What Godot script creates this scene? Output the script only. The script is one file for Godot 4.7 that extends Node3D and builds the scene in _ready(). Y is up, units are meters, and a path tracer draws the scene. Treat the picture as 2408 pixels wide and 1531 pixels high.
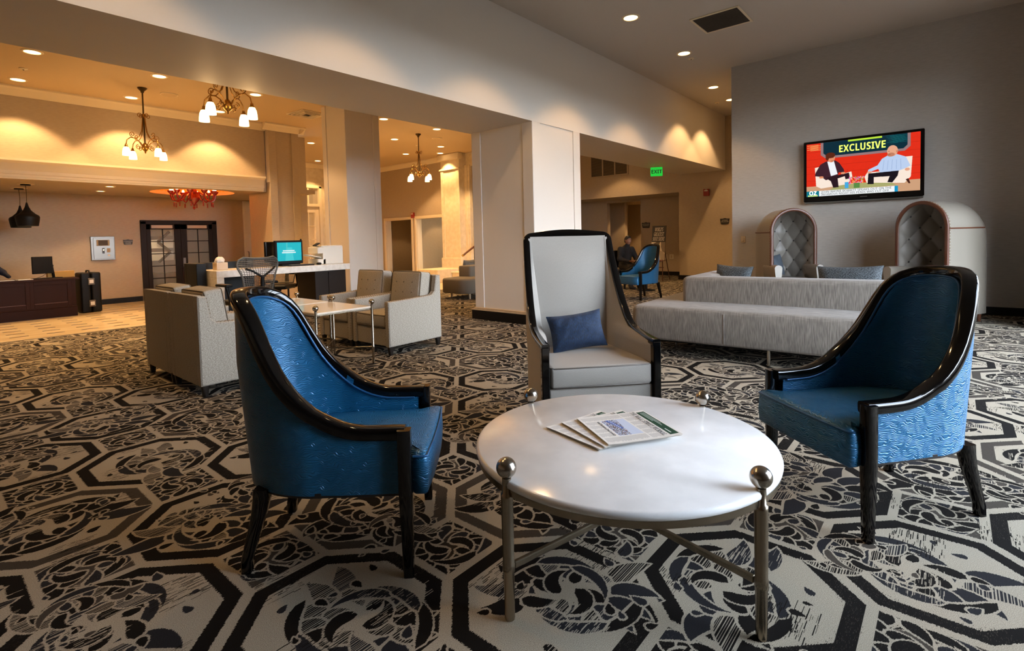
extends Node3D

var M := {}
var used := {}
var rng := RandomNumberGenerator.new()

# ---------------------------------------------------------------- geometry kit
class Shape:
	var st := SurfaceTool.new()
	var gid := 0
	func _init() -> void:
		st.begin(Mesh.PRIMITIVE_TRIANGLES)
	func smooth() -> void:
		gid += 1
		st.set_smooth_group(gid)
	func flat() -> void:
		st.set_smooth_group(-1)
	func tri(a: Vector3, b: Vector3, c: Vector3, out: Vector3, ua := Vector2.ZERO, ub := Vector2.ZERO, uc := Vector2.ZERO) -> void:
		if (b - a).cross(c - a).dot(out) > 0.0:
			var t := b; b = c; c = t
			var u := ub; ub = uc; uc = u
		st.set_uv(ua); st.add_vertex(a)
		st.set_uv(ub); st.add_vertex(b)
		st.set_uv(uc); st.add_vertex(c)
	func quad(a: Vector3, b: Vector3, c: Vector3, d: Vector3, out: Vector3, ua := Vector2(0, 0), ub := Vector2(1, 0), uc := Vector2(1, 1), ud := Vector2(0, 1)) -> void:
		tri(a, b, c, out, ua, ub, uc)
		tri(a, c, d, out, ua, uc, ud)
	# box with chamfered edges
	func box(c: Vector3, s: Vector3, bv := 0.0, t := Transform3D()) -> Shape:
		flat()
		var h := s * 0.5
		bv = minf(bv, minf(h.x, minf(h.y, h.z)) * 0.9)
		var ax := [Vector3.RIGHT, Vector3.UP, Vector3.BACK]
		for i in 3:
			var j := (i + 1) % 3
			var k := (i + 2) % 3
			for sg in [-1.0, 1.0]:
				var o: Vector3 = ax[i] * sg * h[i]
				var u: Vector3 = ax[j] * (h[j] - bv)
				var v: Vector3 = ax[k] * (h[k] - bv)
				var n: Vector3 = t.basis * (ax[i] * sg)
				quad(t * (c + o - u - v), t * (c + o + u - v), t * (c + o + u + v), t * (c + o - u + v), n)
		if bv > 0.0:
			for i in 3:
				var j := (i + 1) % 3
				var k := (i + 2) % 3
				for s1 in [-1.0, 1.0]:
					for s2 in [-1.0, 1.0]:
						var l: Vector3 = ax[i] * (h[i] - bv)
						var p: Vector3 = ax[j] * s1 * h[j] + ax[k] * s2 * (h[k] - bv)
						var q: Vector3 = ax[j] * s1 * (h[j] - bv) + ax[k] * s2 * h[k]
						quad(t * (c - l + p), t * (c + l + p), t * (c + l + q), t * (c - l + q), t.basis * (ax[j] * s1 + ax[k] * s2))
			for sx in [-1.0, 1.0]:
				for sy in [-1.0, 1.0]:
					for sz in [-1.0, 1.0]:
						var g := Vector3(sx, sy, sz)
						tri(t * (c + g * Vector3(h.x, h.y - bv, h.z - bv)), t * (c + g * Vector3(h.x - bv, h.y, h.z - bv)), t * (c + g * Vector3(h.x - bv, h.y - bv, h.z)), t.basis * g)
		return self
	# box between two corners
	func bx(a: Vector3, b: Vector3, bv := 0.0) -> Shape:
		return box((a + b) * 0.5, (b - a).abs(), bv)
	# prism from bottom outline (y = 0 plane xz) given as array of Vector2
	func prism(pts: Array, y0: float, y1: float, t := Transform3D()) -> Shape:
		flat()
		var c := Vector2.ZERO
		for p in pts: c += p
		c /= pts.size()
		for i in pts.size():
			var a: Vector2 = pts[i]
			var b: Vector2 = pts[(i + 1) % pts.size()]
			var o := ((a + b) * 0.5 - c)
			quad(t * Vector3(a.x, y0, a.y), t * Vector3(b.x, y0, b.y), t * Vector3(b.x, y1, b.y), t * Vector3(a.x, y1, a.y), t.basis * Vector3(o.x, 0, o.y))
			tri(t * Vector3(c.x, y1, c.y), t * Vector3(a.x, y1, a.y), t * Vector3(b.x, y1, b.y), t.basis * Vector3.UP)
			tri(t * Vector3(c.x, y0, c.y), t * Vector3(a.x, y0, a.y), t * Vector3(b.x, y0, b.y), t.basis * Vector3.DOWN)
		return self
	# profile of Vector2(radius, y) turned about y
	func lathe(prof: Array, seg := 20, t := Transform3D(), sharp := false) -> Shape:
		smooth()
		if sharp: flat()
		for i in prof.size() - 1:
			var a: Vector2 = prof[i]
			var b: Vector2 = prof[i + 1]
			if not sharp and i > 0 and absf((b - a).normalized().dot((a - prof[i - 1]).normalized())) < 0.55: smooth()
			var d := b - a
			var nn := Vector2(d.y, -d.x)
			for k in seg:
				var w0 := TAU * k / seg
				var w1 := TAU * (k + 1) / seg
				var c0 := Vector3(cos(w0), 0, sin(w0))
				var c1 := Vector3(cos(w1), 0, sin(w1))
				if k == seg - 1: c1 = Vector3(1, 0, 0)
				if k == 0: c0 = Vector3(1, 0, 0)
				var out := t.basis * ((c0 + c1) * 0.5 * nn.x + Vector3(0, nn.y, 0))
				var p0 := t * (c0 * a.x + Vector3(0, a.y, 0))
				var p1 := t * (c1 * a.x + Vector3(0, a.y, 0))
				var q0 := t * (c0 * b.x + Vector3(0, b.y, 0))
				var q1 := t * (c1 * b.x + Vector3(0, b.y, 0))
				if a.x > 1e-5: tri(p0, p1, q1, out)
				if b.x > 1e-5: tri(p0, q1, q0, out)
		return self
	# closed ring sections skinned one after another; rings: Array of Array[Vector3]
	func skin(rings: Array, caps := true, closed := false) -> Shape:
		smooth()
		var n: int = rings[0].size()
		var last := rings.size() if closed else rings.size() - 1
		for i in last:
			var A: Array = rings[i]
			var B: Array = rings[(i + 1) % rings.size()]
			var c := Vector3.ZERO
			for p in A: c += p
			for p in B: c += p
			c /= 2.0 * n
			for k in n:
				var a: Vector3 = A[k]
				var b: Vector3 = A[(k + 1) % n]
				var d: Vector3 = B[(k + 1) % n]
				var e: Vector3 = B[k]
				var o := (a + b + d + e) * 0.25 - c
				tri(a, b, d, o)
				tri(a, d, e, o)
		if caps and not closed:
			for w in [0, rings.size() - 1]:
				flat()
				var R: Array = rings[w]
				var c := Vector3.ZERO
				for p in R: c += p
				c /= n
				var R2: Array = rings[1 if w == 0 else w - 1]
				var c2 := Vector3.ZERO
				for p in R2: c2 += p
				c2 /= n
				for k in n: tri(c, R[k], R[(k + 1) % n], c - c2)
		return self
	# round tube along points, radius number or array
	func tube(path: Array, r, seg := 8, closed := false) -> Shape:
		var rings := []
		var n := path.size()
		var up := Vector3.UP
		for i in n:
			var a: Vector3 = path[(i - 1 + n) % n] if (closed or i > 0) else path[0]
			var b: Vector3 = path[(i + 1) % n] if (closed or i < n - 1) else path[n - 1]
			var d := (b - a).normalized()
			if i == 0 and absf(d.dot(up)) > 0.9: up = Vector3.RIGHT
			var s := d.cross(up).normalized()
			up = s.cross(d).normalized()
			var rr: float = r[i] if r is Array else r
			var ring := []
			for k in seg:
				var w := TAU * k / seg
				ring.append(path[i] + (s * cos(w) + up * sin(w)) * rr)
			rings.append(ring)
		return skin(rings, true, closed)
	# section (Array of Vector2: side, up) carried along points with given frame vectors
	func sweep(path: Array, sides: Array, ups: Array, sec: Array, caps := true, closed := false) -> Shape:
		var rings := []
		for i in path.size():
			var ring := []
			for q in sec: ring.append(path[i] + sides[i] * q.x + ups[i] * q.y)
			rings.append(ring)
		return skin(rings, caps, closed)
	# function surface
	func grid(f: Callable, nu: int, nv: int, out: Callable, us := 1.0, vs := 1.0, tall := false) -> Shape:
		smooth()
		var P := []
		for i in nu + 1:
			var row := []
			for j in nv + 1: row.append(f.call(float(i) / nu, float(j) / nv))
			P.append(row)
		for i in nu:
			for j in nv:
				var a: Vector3 = P[i][j]
				var b: Vector3 = P[i + 1][j]
				var c: Vector3 = P[i + 1][j + 1]
				var d: Vector3 = P[i][j + 1]
				var o: Vector3 = out.call((float(i) + 0.5) / nu, (float(j) + 0.5) / nv)
				var u0 := us * i / nu
				var u1 := us * (i + 1) / nu
				var v0 := vs * j / nv
				var v1 := vs * (j + 1) / nv
				if tall:
					tri(a, b, c, o, Vector2(u0, a.y), Vector2(u1, b.y), Vector2(u1, c.y))
					tri(a, c, d, o, Vector2(u0, a.y), Vector2(u1, c.y), Vector2(u0, d.y))
					continue
				tri(a, b, c, o, Vector2(u0, v0), Vector2(u1, v0), Vector2(u1, v1))
				tri(a, c, d, o, Vector2(u0, v0), Vector2(u1, v1), Vector2(u0, v1))
		return self
	# cushion: box with rounded edges of radius r, faces bulging by 'bulge'
	func soft(c: Vector3, s: Vector3, r: float, bulge := Vector3.ZERO, t := Transform3D(), div := 4, wob := 0.0, seedv := 0) -> Shape:
		smooth()
		var h := s * 0.5
		r = minf(r, minf(h.x, minf(h.y, h.z)) * 0.98)
		var steps := []
		for i in 3:
			var l := []
			for o in [1.0, 0.577, 0.268]: l.append(-(h[i] - r) - r * o)
			for k in div + 1: l.append(lerpf(-(h[i] - r), h[i] - r, float(k) / div))
			for o in [0.268, 0.577, 1.0]: l.append((h[i] - r) + r * o)
			steps.append(l)
		var inner := h - Vector3(r, r, r)
		var nz := FastNoiseLite.new()
		nz.seed = seedv
		nz.frequency = 6.0
		var place := func(p: Vector3) -> Vector3:
			var q := p.clamp(-inner, inner)
			var d := (p - q)
			if d.length() > 1e-9: d = d.normalized()
			var e := q + d * r
			var f := Vector3(clampf(p.x / h.x, -1, 1), clampf(p.y / h.y, -1, 1), clampf(p.z / h.z, -1, 1))
			var g := Vector3(1 - f.x * f.x, 1 - f.y * f.y, 1 - f.z * f.z)
			e.x += signf(p.x) * bulge.x * g.y * g.z * absf(f.x)
			e.y += signf(p.y) * bulge.y * g.x * g.z * absf(f.y)
			e.z += signf(p.z) * bulge.z * g.x * g.y * absf(f.z)
			if wob > 0.0: e += d * wob * nz.get_noise_3dv(e + Vector3(3, 5, 7))
			return t * (c + e)
		for i in 3:
			var j := (i + 1) % 3
			var k := (i + 2) % 3
			var J: Array = steps[j]
			var K: Array = steps[k]
			for sg in [-1.0, 1.0]:
				var rows := []
				for a in J:
					var row := []
					for b in K:
						var p := Vector3.ZERO
						p[i] = sg * h[i]; p[j] = a; p[k] = b
						row.append(place.call(p))
					rows.append(row)
				var n := Vector3.ZERO
				n[i] = sg
				n = t.basis * n
				for a in J.size() - 1:
					for b in K.size() - 1:
						quad(rows[a][b], rows[a + 1][b], rows[a + 1][b + 1], rows[a][b + 1], n, Vector2(J[a], K[b]), Vector2(J[a + 1], K[b]), Vector2(J[a + 1], K[b + 1]), Vector2(J[a], K[b + 1]))
		return self
	# outline of Vector2(x, z) raised through levels of Vector2(y, inset), closed by a domed top
	func slab(outline: Array, levels: Array, dome := 0.0, t := Transform3D(), bottom := true) -> Shape:
		var n := outline.size()
		var area := 0.0
		for i in n: area += outline[i].cross(outline[(i + 1) % n])
		var nor := []
		for i in n:
			var e1: Vector2 = (outline[i] - outline[(i - 1 + n) % n]).normalized()
			var e2: Vector2 = (outline[(i + 1) % n] - outline[i]).normalized()
			var m := (Vector2(e1.y, -e1.x) + Vector2(e2.y, -e2.x)).normalized()
			nor.append(m if area > 0 else -m)
		var rings := []
		for l in levels:
			var ring := []
			for i in n:
				var p: Vector2 = outline[i] - nor[i] * l.y
				ring.append(Vector3(p.x, l.x, p.y))
			rings.append(ring)
		var arc := [0.0]
		for i in n: arc.append(arc[i] + outline[i].distance_to(outline[(i + 1) % n]))
		smooth()
		for k in rings.size() - 1:
			for i in n:
				var j := (i + 1) % n
				var a: Vector3 = rings[k][i]
				var b: Vector3 = rings[k][j]
				var c: Vector3 = rings[k + 1][j]
				var d: Vector3 = rings[k + 1][i]
				var o := Vector3(nor[i].x + nor[j].x, 0, nor[i].y + nor[j].y)
				if absf(c.y - b.y) < 0.5 * (levels[k + 1].y - levels[k].y): o.y += 2.0
				elif absf(c.y - b.y) < 0.5 * (levels[k].y - levels[k + 1].y): o.y -= 2.0
				quad(t * a, t * b, t * c, t * d, t.basis * o, Vector2(arc[i], a.y), Vector2(arc[i + 1], b.y), Vector2(arc[i + 1], c.y), Vector2(arc[i], d.y))
		var cen := Vector2.ZERO
		for p in outline: cen += p
		cen /= n
		var top: Array = rings[-1]
		var prev := top
		for s in [0.75, 0.45, 0.2]:
			var ring := []
			for i in n:
				var p := Vector3(lerpf(cen.x, top[i].x, s), top[i].y + dome * (1.0 - s * s), lerpf(cen.y, top[i].z, s))
				ring.append(p)
			for i in n:
				var j := (i + 1) % n
				quad(t * prev[i], t * prev[j], t * ring[j], t * ring[i], t.basis * Vector3.UP, Vector2(prev[i].x, prev[i].z), Vector2(prev[j].x, prev[j].z), Vector2(ring[j].x, ring[j].z), Vector2(ring[i].x, ring[i].z))
			prev = ring
		for i in n:
			var j := (i + 1) % n
			tri(t * Vector3(cen.x, prev[0].y, cen.y), t * prev[i], t * prev[j], t.basis * Vector3.UP, cen, Vector2(prev[i].x, prev[i].z), Vector2(prev[j].x, prev[j].z))
		if bottom:
			flat()
			var bt: Array = rings[0]
			for i in n: tri(t * Vector3(cen.x, bt[0].y, cen.y), t * bt[i], t * bt[(i + 1) % n], t.basis * Vector3.DOWN)
		return self
	func ball(c: Vector3, r: float, seg := 16) -> Shape:
		var prof := []
		var m := seg / 2
		for i in m + 1:
			var w := -PI / 2 + PI * i / m
			prof.append(Vector2(maxf(0.0, cos(w) * r), sin(w) * r))
		prof[0].x = 0.0
		prof[m].x = 0.0
		return lathe(prof, seg, Transform3D(Basis(), c))
	# side outline of Vector2(z, y) given thickness along x
	func plate(pts: Array, x0: float, x1: float, bv := 0.0) -> Shape:
		flat()
		var tris := Geometry2D.triangulate_polygon(PackedVector2Array(pts))
		var area := 0.0
		var n := pts.size()
		for i in n: area += pts[i].cross(pts[(i + 1) % n])
		var ins := []
		for i in n:
			var e1: Vector2 = (pts[i] - pts[(i - 1 + n) % n]).normalized()
			var e2: Vector2 = (pts[(i + 1) % n] - pts[i]).normalized()
			var m := (Vector2(e1.y, -e1.x) + Vector2(e2.y, -e2.x))
			m = m / maxf(0.3, m.length_squared() * 0.5)
			ins.append(pts[i] - (m if area > 0 else -m) * bv)
		var lo := minf(x0, x1)
		var hi := maxf(x0, x1)
		for s in [[lo, -1.0], [hi, 1.0]]:
			var xx: float = s[0]
			for k in range(0, tris.size(), 3):
				var a: Vector2 = ins[tris[k]]
				var b: Vector2 = ins[tris[k + 1]]
				var c: Vector2 = ins[tris[k + 2]]
				tri(Vector3(xx, a.y, a.x), Vector3(xx, b.y, b.x), Vector3(xx, c.y, c.x), Vector3(s[1], 0, 0))
			if bv > 0.0:
				var xi: float = xx - s[1] * bv
				for i in n:
					var j := (i + 1) % n
					var e: Vector2 = pts[j] - pts[i]
					var nn := Vector2(e.y, -e.x) * (1.0 if area > 0 else -1.0)
					quad(Vector3(xx, ins[i].y, ins[i].x), Vector3(xx, ins[j].y, ins[j].x), Vector3(xi, pts[j].y, pts[j].x), Vector3(xi, pts[i].y, pts[i].x), Vector3(s[1] * e.length(), nn.y, nn.x))
		for i in n:
			var j := (i + 1) % n
			var e: Vector2 = pts[j] - pts[i]
			var nn := Vector2(e.y, -e.x) * (1.0 if area > 0 else -1.0)
			quad(Vector3(lo + bv, pts[i].y, pts[i].x), Vector3(lo + bv, pts[j].y, pts[j].x), Vector3(hi - bv, pts[j].y, pts[j].x), Vector3(hi - bv, pts[i].y, pts[i].x), Vector3(0, nn.y, nn.x))
		return self
	func add(m: Mesh, t: Transform3D) -> Shape:
		for k in m.get_surface_count(): st.append_from(m, k, t)
		return self
	func done() -> ArrayMesh:
		st.generate_normals()
		return st.commit()

static func xf(p: Vector3, ry := 0.0, rx := 0.0, rz := 0.0) -> Transform3D:
	return Transform3D(Basis.from_euler(Vector3(rx, ry, rz)), p)

func numbered(n: String) -> String:
	used[n] = used.get(n, -1) + 1
	return n if used[n] == 0 else "%s_%03d" % [n, used[n]]

func tag(o: Node, label: String, category: String, group := "", kind := "") -> void:
	o.set_meta("label", label)
	o.set_meta("category", category)
	if group: o.set_meta("group", group)
	if kind: o.set_meta("kind", kind)

func thing(called: String, label: String, category: String, at := Vector3.ZERO, turn := 0.0, group := "") -> Node3D:
	var o := Node3D.new()
	o.name = numbered(called)
	add_child(o)
	o.position = at
	o.rotation.y = turn
	tag(o, label, category, group)
	return o

func dup(src: Node3D, label: String, at: Vector3, turn := 0.0, called := "") -> Node3D:
	var o: Node3D = src.duplicate()
	o.name = numbered(called if called else String(src.name).get_slice("_00", 0))
	add_child(o)
	o.position = at
	o.rotation.y = turn
	o.set_meta("label", label)
	return o

func part(called: String, sh, m: Material, parent: Node3D, label := "") -> MeshInstance3D:
	var o := MeshInstance3D.new()
	o.name = called
	o.mesh = sh.done() if sh is Shape else sh
	o.material_override = m
	parent.add_child(o, true)
	if label: o.set_meta("label", label)
	return o

func solo(called: String, sh, m: Material, label: String, category: String, group := "") -> MeshInstance3D:
	var o := MeshInstance3D.new()
	o.name = numbered(called)
	o.mesh = sh.done() if sh is Shape else sh
	o.material_override = m
	add_child(o)
	tag(o, label, category, group)
	return o

func struct(called: String, sh, m: Material, label := "", category := "wall") -> MeshInstance3D:
	var o := MeshInstance3D.new()
	o.name = numbered(called)
	o.mesh = sh.done() if sh is Shape else sh
	o.material_override = m
	add_child(o)
	tag(o, label if label else called.replace("_", " ") + " of the hotel lobby", category, "", "structure")
	return o

func text(s: String, size: float, m: Material, parent: Node3D, t: Transform3D, called := "lettering", fnt := "Droid Sans", bold := 400, slant := 0.0, depth := 0.002, squash := 1.0, max_w := 0.0) -> MeshInstance3D:
	var f := SystemFont.new()
	f.font_names = PackedStringArray([fnt])
	f.font_weight = bold
	var tm := TextMesh.new()
	tm.text = s
	tm.font = f
	tm.font_size = 64
	tm.pixel_size = size / 64.0
	tm.depth = depth
	tm.curve_step = 2.0
	var o := MeshInstance3D.new()
	o.name = called
	o.mesh = tm
	o.material_override = m
	parent.add_child(o, true)
	if max_w > 0.0:
		squash = max_w / maxf(tm.get_aabb().size.x, 0.001)
	var sh := Basis(Vector3(squash, 0, 0), Vector3(slant, 1, 0), Vector3(0, 0, 1))
	o.transform = t * Transform3D(sh, Vector3.ZERO)
	return o

func mat(c: Color, rough := 0.8, metal := 0.0, spec := 0.5) -> StandardMaterial3D:
	var m := StandardMaterial3D.new()
	m.albedo_color = c
	m.roughness = rough
	m.metallic = metal
	m.metallic_specular = spec
	return m

func glow(c: Color, e: float) -> StandardMaterial3D:
	var m := mat(c, 0.6)
	m.emission_enabled = true
	m.emission = c
	m.emission_energy_multiplier = e
	return m

func img_tex(im: Image) -> ImageTexture:
	return ImageTexture.create_from_image(im)

func noise_tex(size: int, freq: float, c0: Color, c1: Color, seedv := 1, oct := 3, stretch := Vector2.ONE) -> ImageTexture:
	# grain from noise stretched along one axis, tiling
	var n := FastNoiseLite.new()
	n.noise_type = FastNoiseLite.TYPE_SIMPLEX_SMOOTH
	n.frequency = freq
	n.seed = seedv
	n.fractal_octaves = oct
	var src := n.get_seamless_image(int(size * stretch.x), int(size * stretch.y))
	src.convert(Image.FORMAT_L8)
	src.resize(size, size, Image.INTERPOLATE_LANCZOS)
	var d := src.get_data()
	var b := PackedByteArray()
	b.resize(size * size * 3)
	var lut := PackedByteArray()
	lut.resize(768)
	for i in 256:
		var c := c0.lerp(c1, smoothstep(0.1, 0.9, i / 255.0))
		lut[i * 3] = c.r8; lut[i * 3 + 1] = c.g8; lut[i * 3 + 2] = c.b8
	for i in size * size:
		var k := d[i] * 3
		b[i * 3] = lut[k]; b[i * 3 + 1] = lut[k + 1]; b[i * 3 + 2] = lut[k + 2]
	return img_tex(Image.create_from_data(size, size, false, Image.FORMAT_RGB8, b))

func triplanar(m: StandardMaterial3D, scale: float, world := false) -> StandardMaterial3D:
	m.uv1_triplanar = true
	m.uv1_world_triplanar = world
	m.uv1_scale = Vector3(scale, scale, scale)
	return m
# ---------------------------------------------------------------- flat prints and weaves
func fill_poly(im: Image, pts: PackedVector2Array, col: Color, jit := 0, wrap := false, hatch := 0.0, r: RandomNumberGenerator = null) -> void:
	var W := im.get_width()
	var H := im.get_height()
	var lo := 1e9
	var hi := -1e9
	for p in pts:
		lo = minf(lo, p.y)
		hi = maxf(hi, p.y)
	var n := pts.size()
	var y0 := int(ceil(lo))
	var y1 := int(floor(hi))
	var ja := 0
	var jb := 0
	var skip := 0
	for y in range(y0, y1 + 1):
		if not wrap and (y < 0 or y >= H): continue
		var xs: Array[float] = []
		for i in n:
			var a := pts[i]
			var b := pts[(i + 1) % n]
			if (a.y <= y) != (b.y <= y): xs.append(a.x + (y - a.y) / (b.y - a.y) * (b.x - a.x))
		xs.sort()
		if jit > 0 and y % 2 == 0:
			ja = r.randi_range(-jit, jit)
			jb = r.randi_range(-jit, jit)
		if hatch > 0.0:
			skip -= 1
			if skip <= -r.randi_range(3, 8) and r.randf() < hatch: skip = r.randi_range(2, 5)
			if skip > 0: continue
		var k := 0
		while k + 1 < xs.size():
			var xa := int(round(xs[k])) + ja
			var xb := int(round(xs[k + 1])) + jb
			k += 2
			if xb <= xa: continue
			var yy := posmod(y, H)
			if not wrap:
				im.fill_rect(Rect2i(xa, yy, xb - xa, 1), col)
				continue
			var xw := posmod(xa, W)
			var len := mini(xb - xa, W)
			if xw + len <= W: im.fill_rect(Rect2i(xw, yy, len, 1), col)
			else:
				im.fill_rect(Rect2i(xw, yy, W - xw, 1), col)
				im.fill_rect(Rect2i(0, yy, xw + len - W, 1), col)

func octagon(c: Vector2, a: Vector2) -> PackedVector2Array:
	var k := 0.4142
	return PackedVector2Array([c + Vector2(-a.x, -k * a.y), c + Vector2(-k * a.x, -a.y), c + Vector2(k * a.x, -a.y), c + Vector2(a.x, -k * a.y), c + Vector2(a.x, k * a.y), c + Vector2(k * a.x, a.y), c + Vector2(-k * a.x, a.y), c + Vector2(-a.x, k * a.y)])

# a curved drop: root at p, length l towards angle w, bent by b
func drop(p: Vector2, w: float, l: float, wid: float, b: float) -> PackedVector2Array:
	var left := PackedVector2Array()
	var right := PackedVector2Array()
	var q := p
	var n := 10
	for i in n + 1:
		var t := float(i) / n
		var d := Vector2.from_angle(w + b * t)
		var h := wid * 0.5 * pow(sin(PI * pow(t, 0.62)), 0.85) if t < 1.0 else 0.0
		var s := Vector2(-d.y, d.x)
		left.append(q + s * h)
		right.append(q - s * h)
		q += d * l / n
	right.reverse()
	left.append_array(right)
	return left

func lobe(im: Image, p: Vector2, w: float, l: float, wid: float, b: float, col: Color, edge: Color, ew: float, hatch: float, r: RandomNumberGenerator) -> void:
	# a dark lobe inside its pale outline
	var d := Vector2.from_angle(w)
	fill_poly(im, drop(p - d * ew, w, l + ew * 2.2, wid + ew * 2.0, b), edge, 2, true, 0.0, r)
	fill_poly(im, drop(p, w, l, wid, b), col, 2, true, hatch, r)

func leaves(im: Image, c: Vector2, rad: float, r: RandomNumberGenerator, cols: Array, light: Color, faded: bool, arms := 2) -> void:
	# acanthus scrolls: lobes packed along spirals that curl towards a hooked centre
	var ew := rad * 0.04
	var w0 := r.randf() * TAU
	var sg := 1.0 if r.randf() < 0.5 else -1.0
	for s in arms:
		var a0 := w0 + TAU * s / arms + r.randf_range(-0.25, 0.25)
		var n := 7
		for k in n:
			var f := float(k) / (n - 1)
			var th := a0 + sg * f * 2.4
			var ro := rad * lerpf(0.56, 0.16, f)
			var p := c + Vector2.from_angle(th) * ro
			var l := rad * lerpf(0.62, 0.34, f) * r.randf_range(0.8, 1.15)
			var ang := th + sg * -0.55
			var ht := 0.8 if faded and r.randf() < 0.4 else 0.0
			lobe(im, p, ang, l, rad * lerpf(0.28, 0.15, f), sg * r.randf_range(0.6, 1.3), cols[r.randi() % cols.size()], light, ew, ht, r)
			# shorter lobe on the inner side
			if k % 2 == 0 and f < 0.8:
				lobe(im, p, th + PI + sg * 0.7, rad * lerpf(0.42, 0.22, f), rad * lerpf(0.18, 0.11, f), -sg * 0.9, cols[r.randi() % cols.size()], light, ew, ht, r)
		# long curled blades that follow the spiral
		for q in 3:
			var th := a0 + sg * (0.5 + 0.75 * q)
			var p := c + Vector2.from_angle(th) * rad * (0.80 - 0.17 * q)
			lobe(im, p, th + sg * 1.75, rad * (1.0 - 0.12 * q), rad * 0.15, sg * 1.6, cols[q % cols.size()], light, ew * 0.8, 0.0, r)
	# the hook in the middle
	for q in 2:
		lobe(im, c + Vector2.from_angle(w0 + PI * q) * rad * 0.10, w0 + PI * q + sg * 1.2, rad * 0.55, rad * 0.18, sg * 2.4, cols[0], light, ew, 0.0, r)
	for k in 9:
		var q := c + Vector2.from_angle(r.randf() * TAU) * rad * r.randf_range(0.55, 0.98)
		var z := rad * r.randf_range(0.05, 0.10)
		lobe(im, q, r.randf() * TAU, z * 2.0, z * 1.2, 0.3, cols[r.randi() % cols.size()], light, ew * 0.7, 0.0, r)

func streaks(im: Image, c: Vector2, half: Vector2, n: int, col: Color, r: RandomNumberGenerator, lmin := 12, lmax := 70) -> void:
	for k in n:
		var x := int(c.x + r.randf_range(-half.x, half.x))
		var y := int(c.y + r.randf_range(-half.y, half.y))
		var l := r.randi_range(lmin, lmax)
		var w := im.get_width()
		x = posmod(x, w)
		im.fill_rect(Rect2i(x, posmod(y, im.get_height()), mini(l, w - x), r.randi_range(1, 3)), col)

func carpet_image(size: int) -> Image:
	var r := RandomNumberGenerator.new()
	r.seed = 11
	var light := Color8(190, 178, 158)
	var dark := Color8(27, 23, 20)
	var grey := Color8(80, 73, 65)
	var slate := Color8(47, 46, 49)
	var brown := Color8(62, 53, 45)
	var im := Image.create(size, size, false, Image.FORMAT_RGB8)
	im.fill(light)
	var u := size / 4.0
	# the squares between the octagons: a speckled frame round a small scroll
	for j in 4:
		for i in 4:
			if (i + j) % 2 == 0: continue
			var c := Vector2(i, j) * u
			var g: Color = [brown, grey, dark, grey][r.randi() % 4]
			fill_poly(im, octagon(c, Vector2(u, u) * 0.56), g, 3, true, 0.0, r)
			leaves(im, c, u * 0.52, r, [dark, slate, dark], light, false, 2)
			for k in 2600:
				var q := c + Vector2(r.randf_range(-0.56, 0.56), r.randf_range(-0.56, 0.56)) * u
				var px := im.get_pixel(posmod(int(q.x), size), posmod(int(q.y), size))
				if px.r > 0.5: continue
				im.fill_rect(Rect2i(posmod(int(q.x), size - 3), posmod(int(q.y), size - 2), 3, 2), px.lerp(light, 0.22))
	var kinds := [0, 0, 1, 0, 0, 1, 0, 1]
	var k := 0
	for j in 4:
		for i in 4:
			if (i + j) % 2: continue
			var c := Vector2(i, j) * u
			var kind: int = kinds[k]
			k += 1
			var band: Color = dark if kind == 0 else grey
			fill_poly(im, octagon(c, Vector2(u, u) * 0.735), light, 3, true, 0.0, r)
			fill_poly(im, octagon(c, Vector2(u, u) * 0.665), band, 3, true, 0.0, r)
			fill_poly(im, octagon(c, Vector2(u, u) * 0.555), light, 3, true, 0.0, r)
			var off := Vector2.from_angle(r.randf() * TAU) * u * (0.16 if kind == 0 else 0.08)
			leaves(im, c + off, u * (0.60 if kind == 0 else 0.66), r, [dark, slate, slate, dark] if kind == 0 else [dark, dark, slate], light, kind == 0, 2 if k % 3 else 3)
			var w := r.randf() * TAU
			streaks(im, c + Vector2.from_angle(w) * u * 0.3, Vector2(u, u) * 0.22, 150, light, r)
			streaks(im, c + Vector2.from_angle(w + 2.2) * u * 0.36, Vector2(u, u) * 0.18, 90, dark, r, 14, 60)
			streaks(im, c + Vector2.from_angle(w + 4.0) * u * 0.62, Vector2(u, u) * 0.16, 80, dark, r, 10, 50)
			var w2 := r.randf() * TAU
			for q in 420:
				var v := c + Vector2.from_angle(w2 + r.randf_range(-1.0, 1.0)) * u * r.randf_range(0.56, 0.68)
				im.fill_rect(Rect2i(posmod(int(v.x), size - 4), posmod(int(v.y), size - 2), r.randi_range(3, 9), 1), grey if kind == 0 else brown)
	# a few scrolls run across the bands
	for q in 6:
		var c := Vector2(r.randf(), r.randf()) * size
		leaves(im, c, u * 0.42, r, [dark, slate, grey], light, true, 1)
	return im

func wave_image(size: int) -> Image:
	# embossed hide: long wavering furrows
	var n := FastNoiseLite.new()
	n.noise_type = FastNoiseLite.TYPE_SIMPLEX_SMOOTH
	n.frequency = 5.0 / size
	n.seed = 5
	n.fractal_octaves = 2
	var src := n.get_seamless_image(size, size)
	src.convert(Image.FORMAT_L8)
	var d := src.get_data()
	var b := PackedByteArray()
	b.resize(size * size)
	var rows := 40.0
	for y in size:
		for x in size:
			var i := y * size + x
			var ph := rows * y / size + 3.0 * d[i] / 255.0
			var s := sin(TAU * ph)
			b[i] = int(255.0 * (1.0 - pow(maxf(0.0, s), 3.0)))
	return Image.create_from_data(size, size, false, Image.FORMAT_L8, b)

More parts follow.
